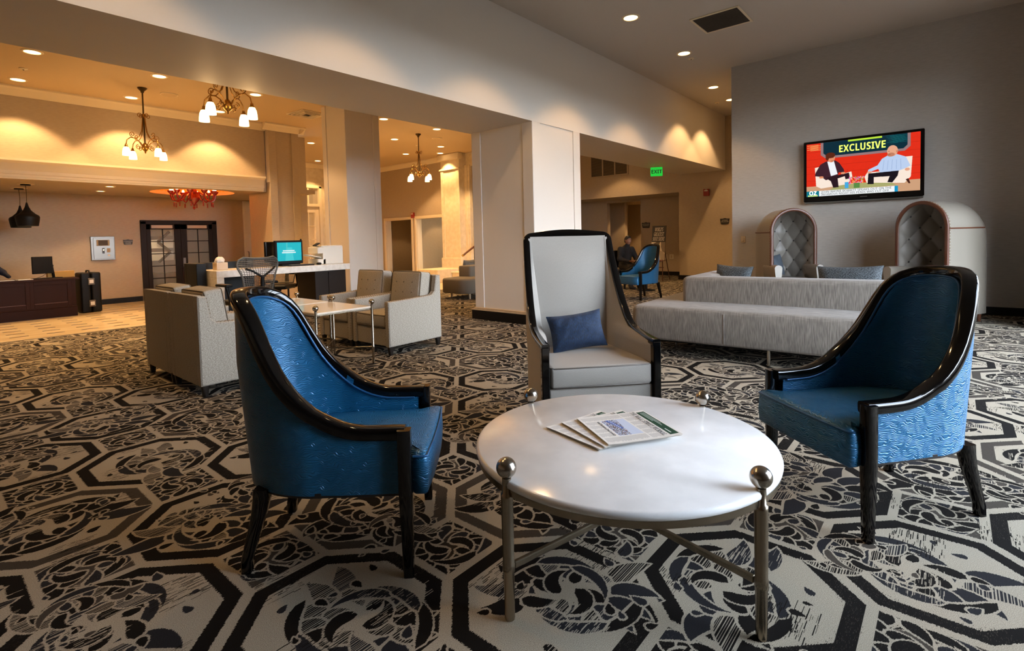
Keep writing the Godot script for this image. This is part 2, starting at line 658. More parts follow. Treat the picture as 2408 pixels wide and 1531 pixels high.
func page_image(r: RandomNumberGenerator) -> Image:
	# a front page: columns of grey type, rules, a printed picture and the green banner
	var im := Image.create(320, 384, false, Image.FORMAT_RGB8)
	var ink := Color8(120, 118, 116)
	im.fill(Color8(226, 222, 214))
	im.fill_rect(Rect2i(20, 8, 280, 46), Color8(14, 62, 38))
	for k in 3: im.fill_rect(Rect2i(30, 16 + k * 9, [150, 170, 110][k], 3), Color8(200, 215, 205))
	im.fill_rect(Rect2i(236, 34, 46, 6), Color8(220, 230, 220))
	im.fill_rect(Rect2i(12, 92, 296, 1), ink)
	for y in range(98, 150, 4):
		for c in 6: im.fill_rect(Rect2i(14 + c * 50, y, r.randi_range(34, 44), 1), ink)
	im.fill_rect(Rect2i(66, 158, 180, 128), Color8(196, 205, 222))
	for k in 900:
		var x := r.randi_range(66, 240)
		var y := r.randi_range(200, 280)
		if y > 200 + (x - 66) * 0.12: im.fill_rect(Rect2i(x, y, r.randi_range(2, 6), 3), [Color8(96, 60, 48), Color8(58, 72, 48), Color8(150, 92, 70), Color8(60, 58, 60), Color8(86, 108, 160)][r.randi() % 5])
	fill_poly(im, PackedVector2Array([Vector2(66, 236), Vector2(170, 214), Vector2(176, 232), Vector2(66, 262)]), Color8(74, 100, 170))
	for k in 8: im.fill_rect(Rect2i(72 + k * 12, 240 - k * 2, 7, 7), Color8(225, 230, 240))
	for y in range(158, 372, 4):
		im.fill_rect(Rect2i(14, y, r.randi_range(36, 46), 1), ink)
		im.fill_rect(Rect2i(254, y, r.randi_range(40, 50), 1), ink)
		if y > 310:
			for c in 4: im.fill_rect(Rect2i(66 + c * 46, y, r.randi_range(32, 41), 1), ink)
	return im

func oval(c: Vector2, a: Vector2) -> PackedVector2Array:
	var p := PackedVector2Array()
	for k in 22: p.append(c + Vector2.from_angle(TAU * k / 22) * a)
	return p

func tv_image() -> Image:
	var im := Image.create(640, 372, false, Image.FORMAT_RGB8)
	im.fill(Color8(226, 46, 24))
	for k in 5: im.fill_rect(Rect2i(0, 60 + k * 50, 640, 2), Color8(190, 34, 18))
	for x in [245, 365, 520]: im.fill_rect(Rect2i(x, 200, 2, 110), Color8(180, 30, 16))
	for k in 6: im.fill_rect(Rect2i(4 + (k % 2) * 20, 10 + k * 7, 70, 3), Color8(250, 190, 110))
	# studio wall screen
	fill_poly(im, PackedVector2Array([Vector2(88, 0), Vector2(590, 0), Vector2(590, 84), Vector2(560, 112), Vector2(120, 112), Vector2(88, 84)]), Color8(150, 120, 122))
	fill_poly(im, PackedVector2Array([Vector2(104, 0), Vector2(574, 0), Vector2(574, 74), Vector2(552, 96), Vector2(128, 96), Vector2(104, 74)]), Color8(8, 44, 58))
	im.fill_rect(Rect2i(250, 0, 190, 12), Color8(190, 232, 60))
	for k in 26: im.fill_rect(Rect2i(460 + (k * 37) % 90, 4 + k * 2, 40, 1), Color8(18, 150, 150))
	# floor
	im.fill_rect(Rect2i(0, 300, 640, 72), Color8(206, 160, 124))
	fill_poly(im, PackedVector2Array([Vector2(180, 300), Vector2(470, 296), Vector2(520, 330), Vector2(140, 336)]), Color8(170, 170, 110))
	# armchairs
	var cream := Color8(250, 232, 216)
	fill_poly(im, PackedVector2Array([Vector2(52, 170), Vector2(110, 160), Vector2(130, 250), Vector2(270, 215), Vector2(276, 252), Vector2(250, 300), Vector2(90, 318), Vector2(60, 300)]), cream)
	fill_poly(im, PackedVector2Array([Vector2(600, 150), Vector2(560, 150), Vector2(520, 232), Vector2(360, 232), Vector2(344, 260), Vector2(356, 300), Vector2(560, 318), Vector2(592, 280)]), cream)
	fill_poly(im, PackedVector2Array([Vector2(566, 296), Vector2(580, 290), Vector2(590, 322), Vector2(582, 324)]), Color8(70, 30, 20))
	# sitter in a dark suit
	fill_poly(im, PackedVector2Array([Vector2(86, 150), Vector2(120, 132), Vector2(176, 130), Vector2(200, 150), Vector2(226, 196), Vector2(230, 218), Vector2(196, 214), Vector2(190, 240), Vector2(120, 262), Vector2(92, 236), Vector2(52, 228), Vector2(56, 206)]), Color8(62, 32, 44))
	fill_poly(im, PackedVector2Array([Vector2(128, 134), Vector2(168, 134), Vector2(190, 226), Vector2(150, 236)]), Color8(240, 244, 250))
	fill_poly(im, PackedVector2Array([Vector2(120, 246), Vector2(256, 222), Vector2(262, 262), Vector2(236, 266), Vector2(232, 244), Vector2(190, 256), Vector2(196, 316), Vector2(164, 318), Vector2(150, 272)]), Color8(40, 22, 32))
	fill_poly(im, oval(Vector2(152, 112), Vector2(22, 29)), Color8(226, 146, 108))
	fill_poly(im, oval(Vector2(146, 92), Vector2(29, 20)), Color8(92, 38, 22))
	fill_poly(im, oval(Vector2(128, 108), Vector2(10, 18)), Color8(92, 38, 22))
	fill_poly(im, oval(Vector2(158, 132), Vector2(9, 3)), Color8(170, 90, 66))
	im.fill_rect(Rect2i(160, 108, 6, 3), Color8(60, 30, 20))
	fill_poly(im, oval(Vector2(92, 240), Vector2(14, 8)), Color8(226, 146, 108))
	fill_poly(im, oval(Vector2(222, 222), Vector2(14, 8)), Color8(226, 146, 108))
	# sitter in a pale blue shirt
	fill_poly(im, PackedVector2Array([Vector2(440, 150), Vector2(470, 132), Vector2(520, 128), Vector2(566, 150), Vector2(590, 210), Vector2(560, 226), Vector2(520, 240), Vector2(430, 240), Vector2(420, 214), Vector2(360, 236), Vector2(366, 214), Vector2(416, 190)]), Color8(188, 208, 240))
	fill_poly(im, PackedVector2Array([Vector2(366, 240), Vector2(530, 236), Vector2(524, 268), Vector2(496, 310), Vector2(470, 306), Vector2(482, 268), Vector2(396, 266), Vector2(396, 312), Vector2(362, 310)]), Color8(24, 18, 26))
	fill_poly(im, oval(Vector2(496, 104), Vector2(29, 36)), Color8(232, 168, 136))
	fill_poly(im, oval(Vector2(488, 128), Vector2(20, 13)), Color8(196, 128, 98))
	fill_poly(im, oval(Vector2(478, 128), Vector2(8, 2)), Color8(140, 70, 56))
	im.fill_rect(Rect2i(474, 104, 6, 3), Color8(90, 50, 40))
	fill_poly(im, oval(Vector2(520, 110), Vector2(5, 9)), Color8(206, 136, 106))
	fill_poly(im, oval(Vector2(574, 232), Vector2(13, 10)), Color8(232, 168, 136))
	fill_poly(im, oval(Vector2(372, 232), Vector2(13, 8)), Color8(232, 168, 136))
	for k in 5: fill_poly(im, PackedVector2Array([Vector2(450 + 22 * k, 160 + 6 * (k % 2)), Vector2(453 + 22 * k, 160), Vector2(446 + 24 * k, 226), Vector2(443 + 24 * k, 226)]), Color8(160, 182, 220))
	# flowers and cup
	im.fill_rect(Rect2i(232, 286, 22, 42), Color8(70, 170, 226))
	var r := RandomNumberGenerator.new()
	r.seed = 3
	for k in 90: im.fill_rect(Rect2i(r.randi_range(256, 336), r.randi_range(252, 296), 7, 6), [Color8(255, 150, 90), Color8(250, 110, 150), Color8(255, 190, 120), Color8(210, 130, 220), Color8(120, 170, 70)][r.randi() % 5])
	im.fill_rect(Rect2i(284, 296, 34, 34), Color8(90, 140, 70))
	# caption strip
	im.fill_rect(Rect2i(0, 334, 78, 38), Color8(12, 120, 140))
	im.fill_rect(Rect2i(78, 334, 430, 38), Color8(244, 248, 250))
	im.fill_rect(Rect2i(508, 334, 18, 38), Color8(20, 150, 200))
	return im

func shoe_image() -> Image:
	# the sepia picture in the lower half of the easel board
	var im := Image.create(160, 150, false, Image.FORMAT_RGB8)
	im.fill(Color8(206, 190, 160))
	fill_poly(im, PackedVector2Array([Vector2(0, 20), Vector2(60, 0), Vector2(100, 0), Vector2(70, 60), Vector2(90, 150), Vector2(30, 150), Vector2(40, 90), Vector2(0, 60)]), Color8(96, 84, 66))
	fill_poly(im, PackedVector2Array([Vector2(50, 30), Vector2(70, 40), Vector2(80, 90), Vector2(110, 150), Vector2(94, 150), Vector2(60, 90)]), Color8(226, 214, 188))
	fill_poly(im, PackedVector2Array([Vector2(110, 0), Vector2(160, 0), Vector2(160, 90), Vector2(130, 80), Vector2(112, 40)]), Color8(120, 104, 82))
	fill_poly(im, PackedVector2Array([Vector2(88, 70), Vector2(140, 80), Vector2(160, 110), Vector2(160, 150), Vector2(118, 150)]), Color8(168, 150, 122))
	return im

func computer_image() -> Image:
	var im := Image.create(160, 110, false, Image.FORMAT_RGB8)
	im.fill(Color8(30, 190, 205))
	fill_poly(im, PackedVector2Array([Vector2(60, 30), Vector2(98, 30), Vector2(108, 110), Vector2(50, 110)]), Color8(70, 208, 216))
	fill_poly(im, PackedVector2Array([Vector2(60, 0), Vector2(68, 0), Vector2(66, 40), Vector2(58, 40)]), Color8(80, 200, 205))
	im.fill_rect(Rect2i(36, 46, 78, 7), Color8(232, 250, 250))
	im.fill_rect(Rect2i(30, 57, 92, 7), Color8(232, 250, 250))
	return im

# ---------------------------------------------------------------- materials
func materials() -> void:
	var warm_wall := noise_tex(256, 0.09, Color8(178, 160, 136), Color8(184, 167, 143), 3, 3, Vector2(0.12, 1))
	M.wall = triplanar(mat(Color.WHITE, 0.75), 2.5, true)
	M.wall.albedo_texture = warm_wall
	var paper := noise_tex(256, 0.1, Color8(168, 160, 150), Color8(176, 168, 158), 4, 3, Vector2(0.1, 1))
	M.paper = triplanar(mat(Color.WHITE, 0.7), 2.5, true)
	M.paper.albedo_texture = paper
	M.beam = mat(Color8(216, 207, 196), 0.6)
	M.ceiling = mat(Color8(196, 188, 178), 0.8)
	M.lobby_ceiling = mat(Color8(196, 172, 134), 0.75)
	M.trim = mat(Color8(224, 208, 178), 0.45)
	M.baseboard = mat(Color8(16, 13, 11), 0.5, 0.0, 0.35)
	M.cap = mat(Color8(196, 172, 140), 0.4)
	M.stone = triplanar(mat(Color.WHITE, 0.5), 0.7, true)
	M.stone.albedo_texture = noise_tex(256, 0.03, Color8(212, 196, 164), Color8(222, 208, 180), 8, 4)
	M.gold_recess = mat(Color8(236, 150, 62), 0.7)
	M.groove = mat(Color8(120, 112, 102), 0.8)
	# floor
	M.carpet = mat(Color.WHITE, 0.95, 0.0, 0.2)
	M.carpet.albedo_texture = img_tex(carpet_image(2048))
	M.carpet.detail_enabled = true
	M.carpet.detail_blend_mode = BaseMaterial3D.BLEND_MODE_MUL
	M.carpet.detail_uv_layer = BaseMaterial3D.DETAIL_UV_2
	M.carpet.detail_albedo = noise_tex(512, 0.33, Color8(150, 148, 145), Color8(255, 254, 252), 21, 2)
	M.carpet.uv2_scale = Vector3(1, 1, 1)
	M.marble_floor = triplanar(mat(Color.WHITE, 0.18), 0.5, true)
	M.marble_floor.albedo_texture = noise_tex(256, 0.02, Color8(206, 184, 146), Color8(220, 200, 164), 9, 4, Vector2(0.3, 1))
	M.inlay = mat(Color8(58, 48, 36), 0.3)
	# furniture
	M.wave = mat(Color8(26, 96, 138), 0.34, 0.3, 0.6)
	M.wave.heightmap_enabled = true
	M.wave.heightmap_texture = img_tex(wave_image(512))
	M.wave.heightmap_scale = 0.22
	M.wave.uv1_scale = Vector3(2.9, 2.9, 2.9)
	M.welt_blue = mat(Color8(28, 80, 124), 0.4, 0.3)
	M.lacquer = mat(Color8(6, 5, 5), 0.10, 0.0, 0.42)
	M.lacquer.clearcoat_enabled = true
	M.lacquer.clearcoat = 0.25
	M.lacquer.clearcoat_roughness = 0.06
	M.linen = triplanar(mat(Color.WHITE, 0.72, 0.0, 0.35), 5.0)
	M.linen.albedo_texture = noise_tex(256, 0.35, Color8(142, 135, 126), Color8(178, 170, 160), 12, 2, Vector2(1, 0.5))
	M.linen.rim_enabled = true
	M.linen.rim = 0.15
	M.welt_linen = mat(Color8(120, 112, 104), 0.8)
	M.tweed = triplanar(mat(Color.WHITE, 0.9, 0.0, 0.2), 4.0)
	M.tweed.albedo_texture = noise_tex(256, 0.2, Color8(132, 124, 112), Color8(184, 176, 163), 13, 2, Vector2(0.25, 1.0))
	M.tweed_dark = mat(Color8(92, 82, 68), 0.9)
	M.nail = mat(Color8(128, 100, 62), 0.3, 0.9)
	M.velvet = triplanar(mat(Color.WHITE, 0.85, 0.0, 0.3), 1.7)
	M.velvet.albedo_texture = noise_tex(512, 0.11, Color8(98, 91, 83), Color8(138, 130, 120), 14, 4, Vector2(1, 0.06))
	M.velvet.rim_enabled = true
	M.velvet.rim = 0.25
	M.navy = triplanar(mat(Color.WHITE, 0.8), 5.0)
	M.navy.albedo_texture = noise_tex(256, 0.1, Color8(3, 20, 42), Color8(10, 46, 80), 15, 3, Vector2(1, 0.3))
	M.navy.rim_enabled = true
	M.navy.rim = 0.15
	M.scale_cloth = triplanar(mat(Color.WHITE, 0.8), 5.0)
	M.scale_cloth.albedo_texture = noise_tex(128, 0.22, Color8(22, 25, 28), Color8(92, 98, 100), 16, 1, Vector2(0.35, 1))
	M.grey_cloth = triplanar(mat(Color.WHITE, 0.9), 5.0)
	M.grey_cloth.albedo_texture = noise_tex(128, 0.3, Color8(44, 50, 58), Color8(80, 88, 96), 17, 2)
	M.bench = mat(Color8(112, 104, 92), 0.85)
	M.hide = triplanar(mat(Color.WHITE, 0.3, 0.0, 0.6), 14.0)
	M.hide.albedo_texture = noise_tex(128, 0.25, Color8(118, 110, 98), Color8(136, 127, 114), 18, 1)
	M.hide.clearcoat_enabled = true
	M.hide.clearcoat = 0.4
	M.tuft = mat(Color8(124, 117, 108), 0.42, 0.0, 0.5)
	M.button = mat(Color8(42, 39, 36), 0.5)
	M.walnut = mat(Color8(86, 46, 26), 0.35)
	M.marble = triplanar(mat(Color.WHITE, 0.16, 0.0, 0.5), 0.9)
	M.marble.albedo_texture = noise_tex(256, 0.018, Color8(228, 227, 225), Color8(242, 241, 239), 19, 5)
	M.cream_top = mat(Color8(226, 214, 196), 0.12)
	M.nickel = mat(Color8(158, 146, 128), 0.26, 1.0)
	M.chrome = mat(Color8(172, 164, 152), 0.2, 1.0)
	M.leg_dark = mat(Color8(28, 22, 18), 0.4)
	M.paper_page = mat(Color8(224, 220, 212), 0.9)
	M.ink = mat(Color8(30, 28, 28), 0.9)
	# lobby fittings
	M.mahogany = mat(Color8(44, 24, 20), 0.55, 0.0, 0.25)
	M.espresso = mat(Color8(36, 26, 19), 0.5, 0.0, 0.3)
	M.quartz = triplanar(mat(Color.WHITE, 0.25), 1.5)
	M.quartz.albedo_texture = noise_tex(256, 0.03, Color8(222, 214, 202), Color8(236, 230, 220), 23, 4)
	M.black = mat(Color8(12, 12, 13), 0.5, 0.0, 0.35)
	M.black_gloss = mat(Color8(8, 8, 9), 0.12)
	M.grey_plastic = mat(Color8(92, 86, 78), 0.5)
	M.white_plastic = mat(Color8(226, 222, 212), 0.5)
	M.steel = mat(Color8(128, 124, 118), 0.35, 0.85)
	M.brass = mat(Color8(170, 128, 66), 0.25, 1.0)
	M.bronze = mat(Color8(92, 74, 46), 0.35, 0.9)
	M.red_glass = mat(Color8(140, 6, 14), 0.08, 0.0, 0.8)
	M.red_glass.backlight_enabled = true
	M.red_glass.backlight = Color8(90, 0, 6)
	M.red_box = mat(Color8(150, 34, 18), 0.4)
	M.card = mat(Color8(196, 150, 78), 0.8)
	M.plaque = mat(Color8(40, 34, 28), 0.5)
	M.letter = mat(Color8(214, 204, 184), 0.6)
	M.grille = mat(Color8(150, 132, 100), 0.6)
	M.dark_void = mat(Color8(70, 62, 54), 0.8)
	M.skin = mat(Color8(150, 104, 80), 0.6)
	M.cloth_dark = mat(Color8(26, 22, 22), 0.85)
	M.cloth_navy = mat(Color8(24, 28, 44), 0.85)
	M.hair = mat(Color8(24, 18, 14), 0.6)
	M.glass = mat(Color(0.9, 0.92, 0.9, 0.12), 0.05)
	M.glass.transparency = BaseMaterial3D.TRANSPARENCY_ALPHA
	M.frosted = mat(Color(0.95, 0.94, 0.9, 0.55), 0.15)
	M.frosted.transparency = BaseMaterial3D.TRANSPARENCY_ALPHA
	M.lamp = glow(Color(1.0, 0.86, 0.62), 9.0)
	M.shade = glow(Color(1.0, 0.84, 0.58), 7.0)
	M.exit = glow(Color(0.10, 0.72, 0.22), 0.8)
	M.tv = mat(Color.BLACK, 0.2)
	M.tv.emission_enabled = true
	M.tv.emission_texture = img_tex(tv_image())
	M.tv.emission = Color.BLACK
	M.tv.emission_energy_multiplier = 0.85
	M.pc = mat(Color.BLACK, 0.2)
	M.pc.emission_enabled = true
	M.pc.emission_texture = img_tex(computer_image())
	M.pc.emission = Color.BLACK
	M.pc.emission_energy_multiplier = 0.8
# ---------------------------------------------------------------- the place
const HX := 0.5336
const HZ := 0.5484
const OX := 0.972
const OZ := -2.786

func _ready() -> void:
	rng.seed = 7
	camera()
	sky()
	materials()
	lamps()
	room()
	windows()
	lobby()
	corridor()
	furniture()
	front_desk()
	kiosk()
	small_things()

func camera() -> void:
	var cam := Camera3D.new()
	cam.name = "camera"
	var f := 1219.85
	cam.near = 0.05
	cam.far = 200.0
	cam.projection = Camera3D.PROJECTION_FRUSTUM
	cam.size = cam.near * 1531.0 / f
	cam.frustum_offset = Vector2(0, -cam.near * (765.5 - 612.19) / f)
	cam.transform = Transform3D(Basis(Vector3.UP, -0.8653) * Basis(Vector3.RIGHT, -0.0421) * Basis(Vector3.BACK, -0.0241), Vector3(0, 1.35, 0))
	cam.current = true
	add_child(cam)

func sky() -> void:
	var we := WorldEnvironment.new()
	we.name = "world_environment"
	var e := Environment.new()
	e.background_mode = Environment.BG_SKY
	var s := ProceduralSkyMaterial.new()
	s.sky_top_color = Color(0.82, 0.89, 0.98)
	s.sky_horizon_color = Color(0.94, 0.97, 1.0)
	s.ground_horizon_color = Color(0.52, 0.52, 0.52)
	s.ground_bottom_color = Color(0.36, 0.36, 0.36)
	s.sky_energy_multiplier = 4.3
	s.ground_energy_multiplier = 2.2
	var k := Sky.new()
	k.sky_material = s
	e.sky = k
	e.tonemap_mode = Environment.TONE_MAPPER_LINEAR
	e.tonemap_exposure = 1.18
	e.sdfgi_enabled = true
	e.ssao_enabled = true
	e.ssil_enabled = true
	we.environment = e
	add_child(we)

func spot(at: Vector3, energy: float, parent: Node3D, angle := 56.0, col := Color(1.0, 0.80, 0.55)) -> void:
	var l := SpotLight3D.new()
	l.name = "beam_light"
	l.light_color = col
	l.light_energy = energy
	l.spot_angle = angle
	l.spot_angle_attenuation = 0.3
	l.spot_range = 40.0
	l.spot_attenuation = 2.0
	l.light_size = 0.06
	l.shadow_enabled = true
	l.rotation = Vector3(-PI / 2, 0, 0)
	parent.add_child(l, true)
	l.position = at

func omni(at: Vector3, energy: float, parent: Node3D, size := 0.04, col := Color(1.0, 0.80, 0.55)) -> void:
	var l := OmniLight3D.new()
	l.name = "bulb_light"
	l.light_color = col
	l.light_energy = energy
	l.omni_range = 40.0
	l.omni_attenuation = 2.0
	l.light_size = size
	l.shadow_enabled = true
	parent.add_child(l, true)
	l.position = at

var down_trim: ArrayMesh
var down_lens: ArrayMesh
func downlight(x: float, y: float, z: float, energy: float, label: String, group: String, r := 0.115, angle := 50.0, col := Color(1.0, 0.80, 0.55)) -> void:
	if down_trim == null:
		down_trim = Shape.new().lathe([Vector2(0.80, -0.02), Vector2(0.84, -0.10), Vector2(1.0, -0.09), Vector2(1.12, -0.02), Vector2(1.12, 0.0), Vector2(0.80, 0.0)], 24).done()
		down_lens = Shape.new().lathe([Vector2(0.0, -0.03), Vector2(0.84, -0.03), Vector2(0.84, 0.0), Vector2(0.0, 0.0)], 24).done()
	var t := thing("recessed_downlight", label, "ceiling light", Vector3(x, y, z), 0.0, group)
	var a := part("trim_ring", down_trim, M.trim, t)
	a.scale = Vector3(r, 0.12, r)
	var b := part("glowing_lens", down_lens, M.lamp, t)
	b.scale = Vector3(r, 0.12, r)
	spot(Vector3(0, -0.03, 0), energy, t, angle, col)

func lamps() -> void:
	var g := "downlights in the warm lobby ceiling"
	var lb := "round recessed downlight glowing in the warm lobby ceiling"
	for x in [1.35, 2.92, 4.49, 7.40, 9.03, 10.8]:
		downlight(x, 4.2, -10.12, 3.5, lb, g)
	for x in [1.39, 2.96, 4.52, 9.06, 10.78]:
		downlight(x, 4.2, -11.92, 5.4, lb, g)
	for p in [Vector2(10.84, -13.69), Vector2(11.57, -12.83), Vector2(7.67, -13.93), Vector2(9.47, -16.79), Vector2(11.5, -10.93)]:
		downlight(p.x, 4.2, p.y, 4.4, lb, g)
	for p in [Vector2(1.37, -7.6), Vector2(4.5, -7.6), Vector2(9.0, -7.8), Vector2(12.4, -7.4), Vector2(-0.2, -10.1), Vector2(-0.2, -11.92), Vector2(14.0, -8.0)]:
		downlight(p.x, 4.2, p.y, 2.8, lb, g)
	g = "downlights in the grey ceiling"
	lb = "round recessed downlight in the grey ceiling on the television side"
	for p in [Vector2(7.27, -3.73), Vector2(9.35, -3.75)]:
		downlight(p.x, 4.63, p.y, 3.2, lb, g, 0.125, 50.0)
	for p in [Vector2(11.95, -4.13), Vector2(13.36, -4.2)]:
		downlight(p.x, 4.63, p.y, 4.5, lb, g, 0.125, 50.0)
	for p in [Vector2(5.2, -3.73), Vector2(3.1, -3.73), Vector2(1.0, -3.73)]:
		downlight(p.x, 4.63, p.y, 2.4, lb, g, 0.125, 50.0)
	g = "downlights in the low alcove ceiling"
	for p in [Vector2(2.83, -13.21), Vector2(2.91, -14.38)]:
		downlight(p.x, 2.62, p.y, 1.9, "small round downlight in the low ceiling behind the front desk", g, 0.09)

# ---- building pieces
func wall(called: String, a: Vector3, b: Vector3, m: Material, label: String) -> MeshInstance3D:
	return struct(called, Shape.new().bx(a, b), m, label)

func moulding(called: String, a: Vector3, b: Vector3, out: Vector3, sec: Array, m: Material, label: String) -> MeshInstance3D:
	# sec: closed outline of Vector2(out, up)
	var rings := []
	for p in [a, b]:
		var ring := []
		for q in sec: ring.append(p + out * q.x + Vector3.UP * q.y)
		rings.append(ring)
	var sh := Shape.new()
	var n := sec.size()
	sh.flat()
	var c := Vector3.ZERO
	for p in rings[0]: c += p
	for p in rings[1]: c += p
	c /= 2.0 * n
	for k in n:
		var k2 := (k + 1) % n
		var e: Vector2 = sec[k2] - sec[k]
		var nn := Vector2(e.y, -e.x)
		var area := 0.0
		for q in n: area += sec[q].cross(sec[(q + 1) % n])
		if area < 0: nn = -nn
		sh.quad(rings[0][k], rings[1][k], rings[1][k2], rings[0][k2], out * nn.x + Vector3.UP * nn.y)
	var c2 := Vector2.ZERO
	for q in sec: c2 += q
	c2 /= n
	for w in 2:
		var cc: Vector3 = [a, b][w] + out * c2.x + Vector3.UP * c2.y
		for k in n: sh.tri(cc, rings[w][k], rings[w][(k + 1) % n], ([a, b][w] - [b, a][w]))
	return struct(called, sh, m, label, "moulding")

func room() -> void:
	# carpet: its print repeats every four lattice steps
	var st := SurfaceTool.new()
	st.begin(Mesh.PRIMITIVE_TRIANGLES)
	var put := func(x: float, z: float) -> void:
		st.set_normal(Vector3.UP)
		st.set_uv(Vector2((x - OX) / (4 * HX), (z - OZ) / (4 * HZ)))
		st.set_uv2(Vector2(x, z) * 2.2)
		st.add_vertex(Vector3(x, 0, z))
	for r in [[-5.0, 20.0, -10.58, 2.9], [12.3, 20.0, -17.5, -10.58]]:
		put.call(r[0], r[2]); put.call(r[1], r[2]); put.call(r[1], r[3])
		put.call(r[0], r[2]); put.call(r[1], r[3]); put.call(r[0], r[3])
	struct("floor", st.commit(), M.carpet, "dark and cream octagon scroll carpet over the lobby floor", "floor")
	struct("floor", Shape.new().bx(Vector3(-5.2, -0.2, -17.7), Vector3(20.2, -0.02, 3.0)), M.groove, "slab under the carpet and marble", "floor")
	var mf := struct("floor", Shape.new().bx(Vector3(-5, -0.02, -17.5), Vector3(12.3, 0.004, -10.58)), M.marble_floor, "cream marble floor with dark inlaid dashes before the front desk", "floor")
	var dash := Shape.new().box(Vector3.ZERO, Vector3(0.22, 0.006, 0.05)).done()
	for i in 16:
		for j in 9:
			var z: float = -11.05 - 0.41 * j if j < 6 else -14.45 - 0.36 * (j - 6)
			var o := part("inlay", dash, M.inlay, mf)
			o.position = Vector3(0.68 + 0.435 * i, 0.003, z)
	for z in [-13.5, -14.02, -10.6]:
		var o := part("inlay_line", Shape.new().box(Vector3.ZERO, Vector3(17.3, 0.006, 0.03)), M.inlay, mf)
		o.position = Vector3(3.65, 0.003, z)
	# ceilings
	wall("ceiling", Vector3(-5, 4.63, -4.9), Vector3(15.3, 4.8, 2.9), M.ceiling, "flat grey ceiling of the seating room")
	wall("ceiling", Vector3(-5.2, 4.2, -17.7), Vector3(20.2, 4.35, -6.2), M.lobby_ceiling, "warm lit ceiling of the lobby")
	# beam
	wall("wall_beam", Vector3(-5, 3.13, -6.23), Vector3(15.1, 4.8, -4.9), M.beam, "deep painted beam crossing between seating room and lobby")
	# far and side walls
	wall("wall_television", Vector3(10.8, 0, -3.38), Vector3(11.0, 4.7, 2.9), M.paper, "taupe papered wall that carries the television")
	wall("wall_return", Vector3(11.0, 0, -3.38), Vector3(15.1, 4.7, -3.18), M.paper, "short wall beside the television wall passage")
	wall("baseboard_television", Vector3(10.77, 0, -3.4), Vector3(10.8, 0.125, 0.85), M.baseboard, "black baseboard along the television wall")
	wall("wall_far", Vector3(15.1, 0, -6.26), Vector3(15.3, 4.7, -3.2), M.wall, "beige far wall under the end of the beam")
	wall("wall_far_header", Vector3(15.1, 2.61, -11.0), Vector3(15.3, 4.3, -6.26), M.wall, "beige wall above the corridor recess")
	wall("baseboard_far", Vector3(15.07, 0, -6.29), Vector3(15.1, 0.13, -3.2), M.baseboard, "black baseboard of the far wall")
	wall("trim_passage", Vector3(15.06, 0, -4.70), Vector3(15.1, 2.34, -4.63), M.trim, "pale door casing edge in the far passage")
	wall("wall_west", Vector3(-5.2, 0, -17.7), Vector3(-5.0, 4.8, 2.9), M.wall, "beige end wall behind the photographer's left")
	# pillars
	pillar("wall_pillar", Vector3(6.30, 0, -6.20), Vector3(7.62, 3.13, -4.9), "panelled square pillar carrying the beam behind the tall armchair", true)
	pillar("wall_pillar", Vector3(5.86, 0, -10.17), Vector3(6.67, 4.2, -9.3), "panelled pillar behind the computer counter", false)

func pillar(called: String, a: Vector3, b: Vector3, label: String, plinth: bool) -> void:
	var p := struct(called, Shape.new().bx(a + Vector3(0.014, 0, 0.014), b - Vector3(0.014, 0, 0.014)), M.beam, label, "pillar")
	var w := 0.2 if plinth else 0.15
	var y0 := 0.2 if plinth else 0.0
	for s in [0, 1]:
		# faces towards the seating room and towards the left
		var z0: float = b.z - w if s else a.z
		part("stile", Shape.new().bx(Vector3(a.x - 0.004, y0, z0 if s else a.z), Vector3(a.x + 0.016, b.y, z0 + w), 0.004), M.beam, p)
		var x0: float = b.x - w if s else a.x
		part("stile", Shape.new().bx(Vector3(x0, y0, b.z - 0.016), Vector3(x0 + w, b.y, b.z + 0.004), 0.004), M.beam, p)
		part("stile", Shape.new().bx(Vector3(b.x - 0.016, y0, z0), Vector3(b.x + 0.004, b.y, z0 + w), 0.004), M.beam, p)
	if plinth:
		part("plinth", Shape.new().bx(Vector3(a.x - 0.05, 0, a.z - 0.05), Vector3(b.x + 0.05, 0.155, b.z + 0.05), 0.004), M.baseboard, p, "black plinth")
		part("plinth_cap", Shape.new().prism([Vector2(a.x - 0.05, a.z - 0.05), Vector2(b.x + 0.05, a.z - 0.05), Vector2(b.x + 0.05, b.z + 0.05), Vector2(a.x - 0.05, b.z + 0.05)], 0.155, 0.175), M.cap, p, "wooden cap")
		part("plinth_cap", Shape.new().bx(Vector3(a.x - 0.02, 0.175, a.z - 0.02), Vector3(b.x + 0.02, 0.2, b.z + 0.02), 0.008), M.cap, p)

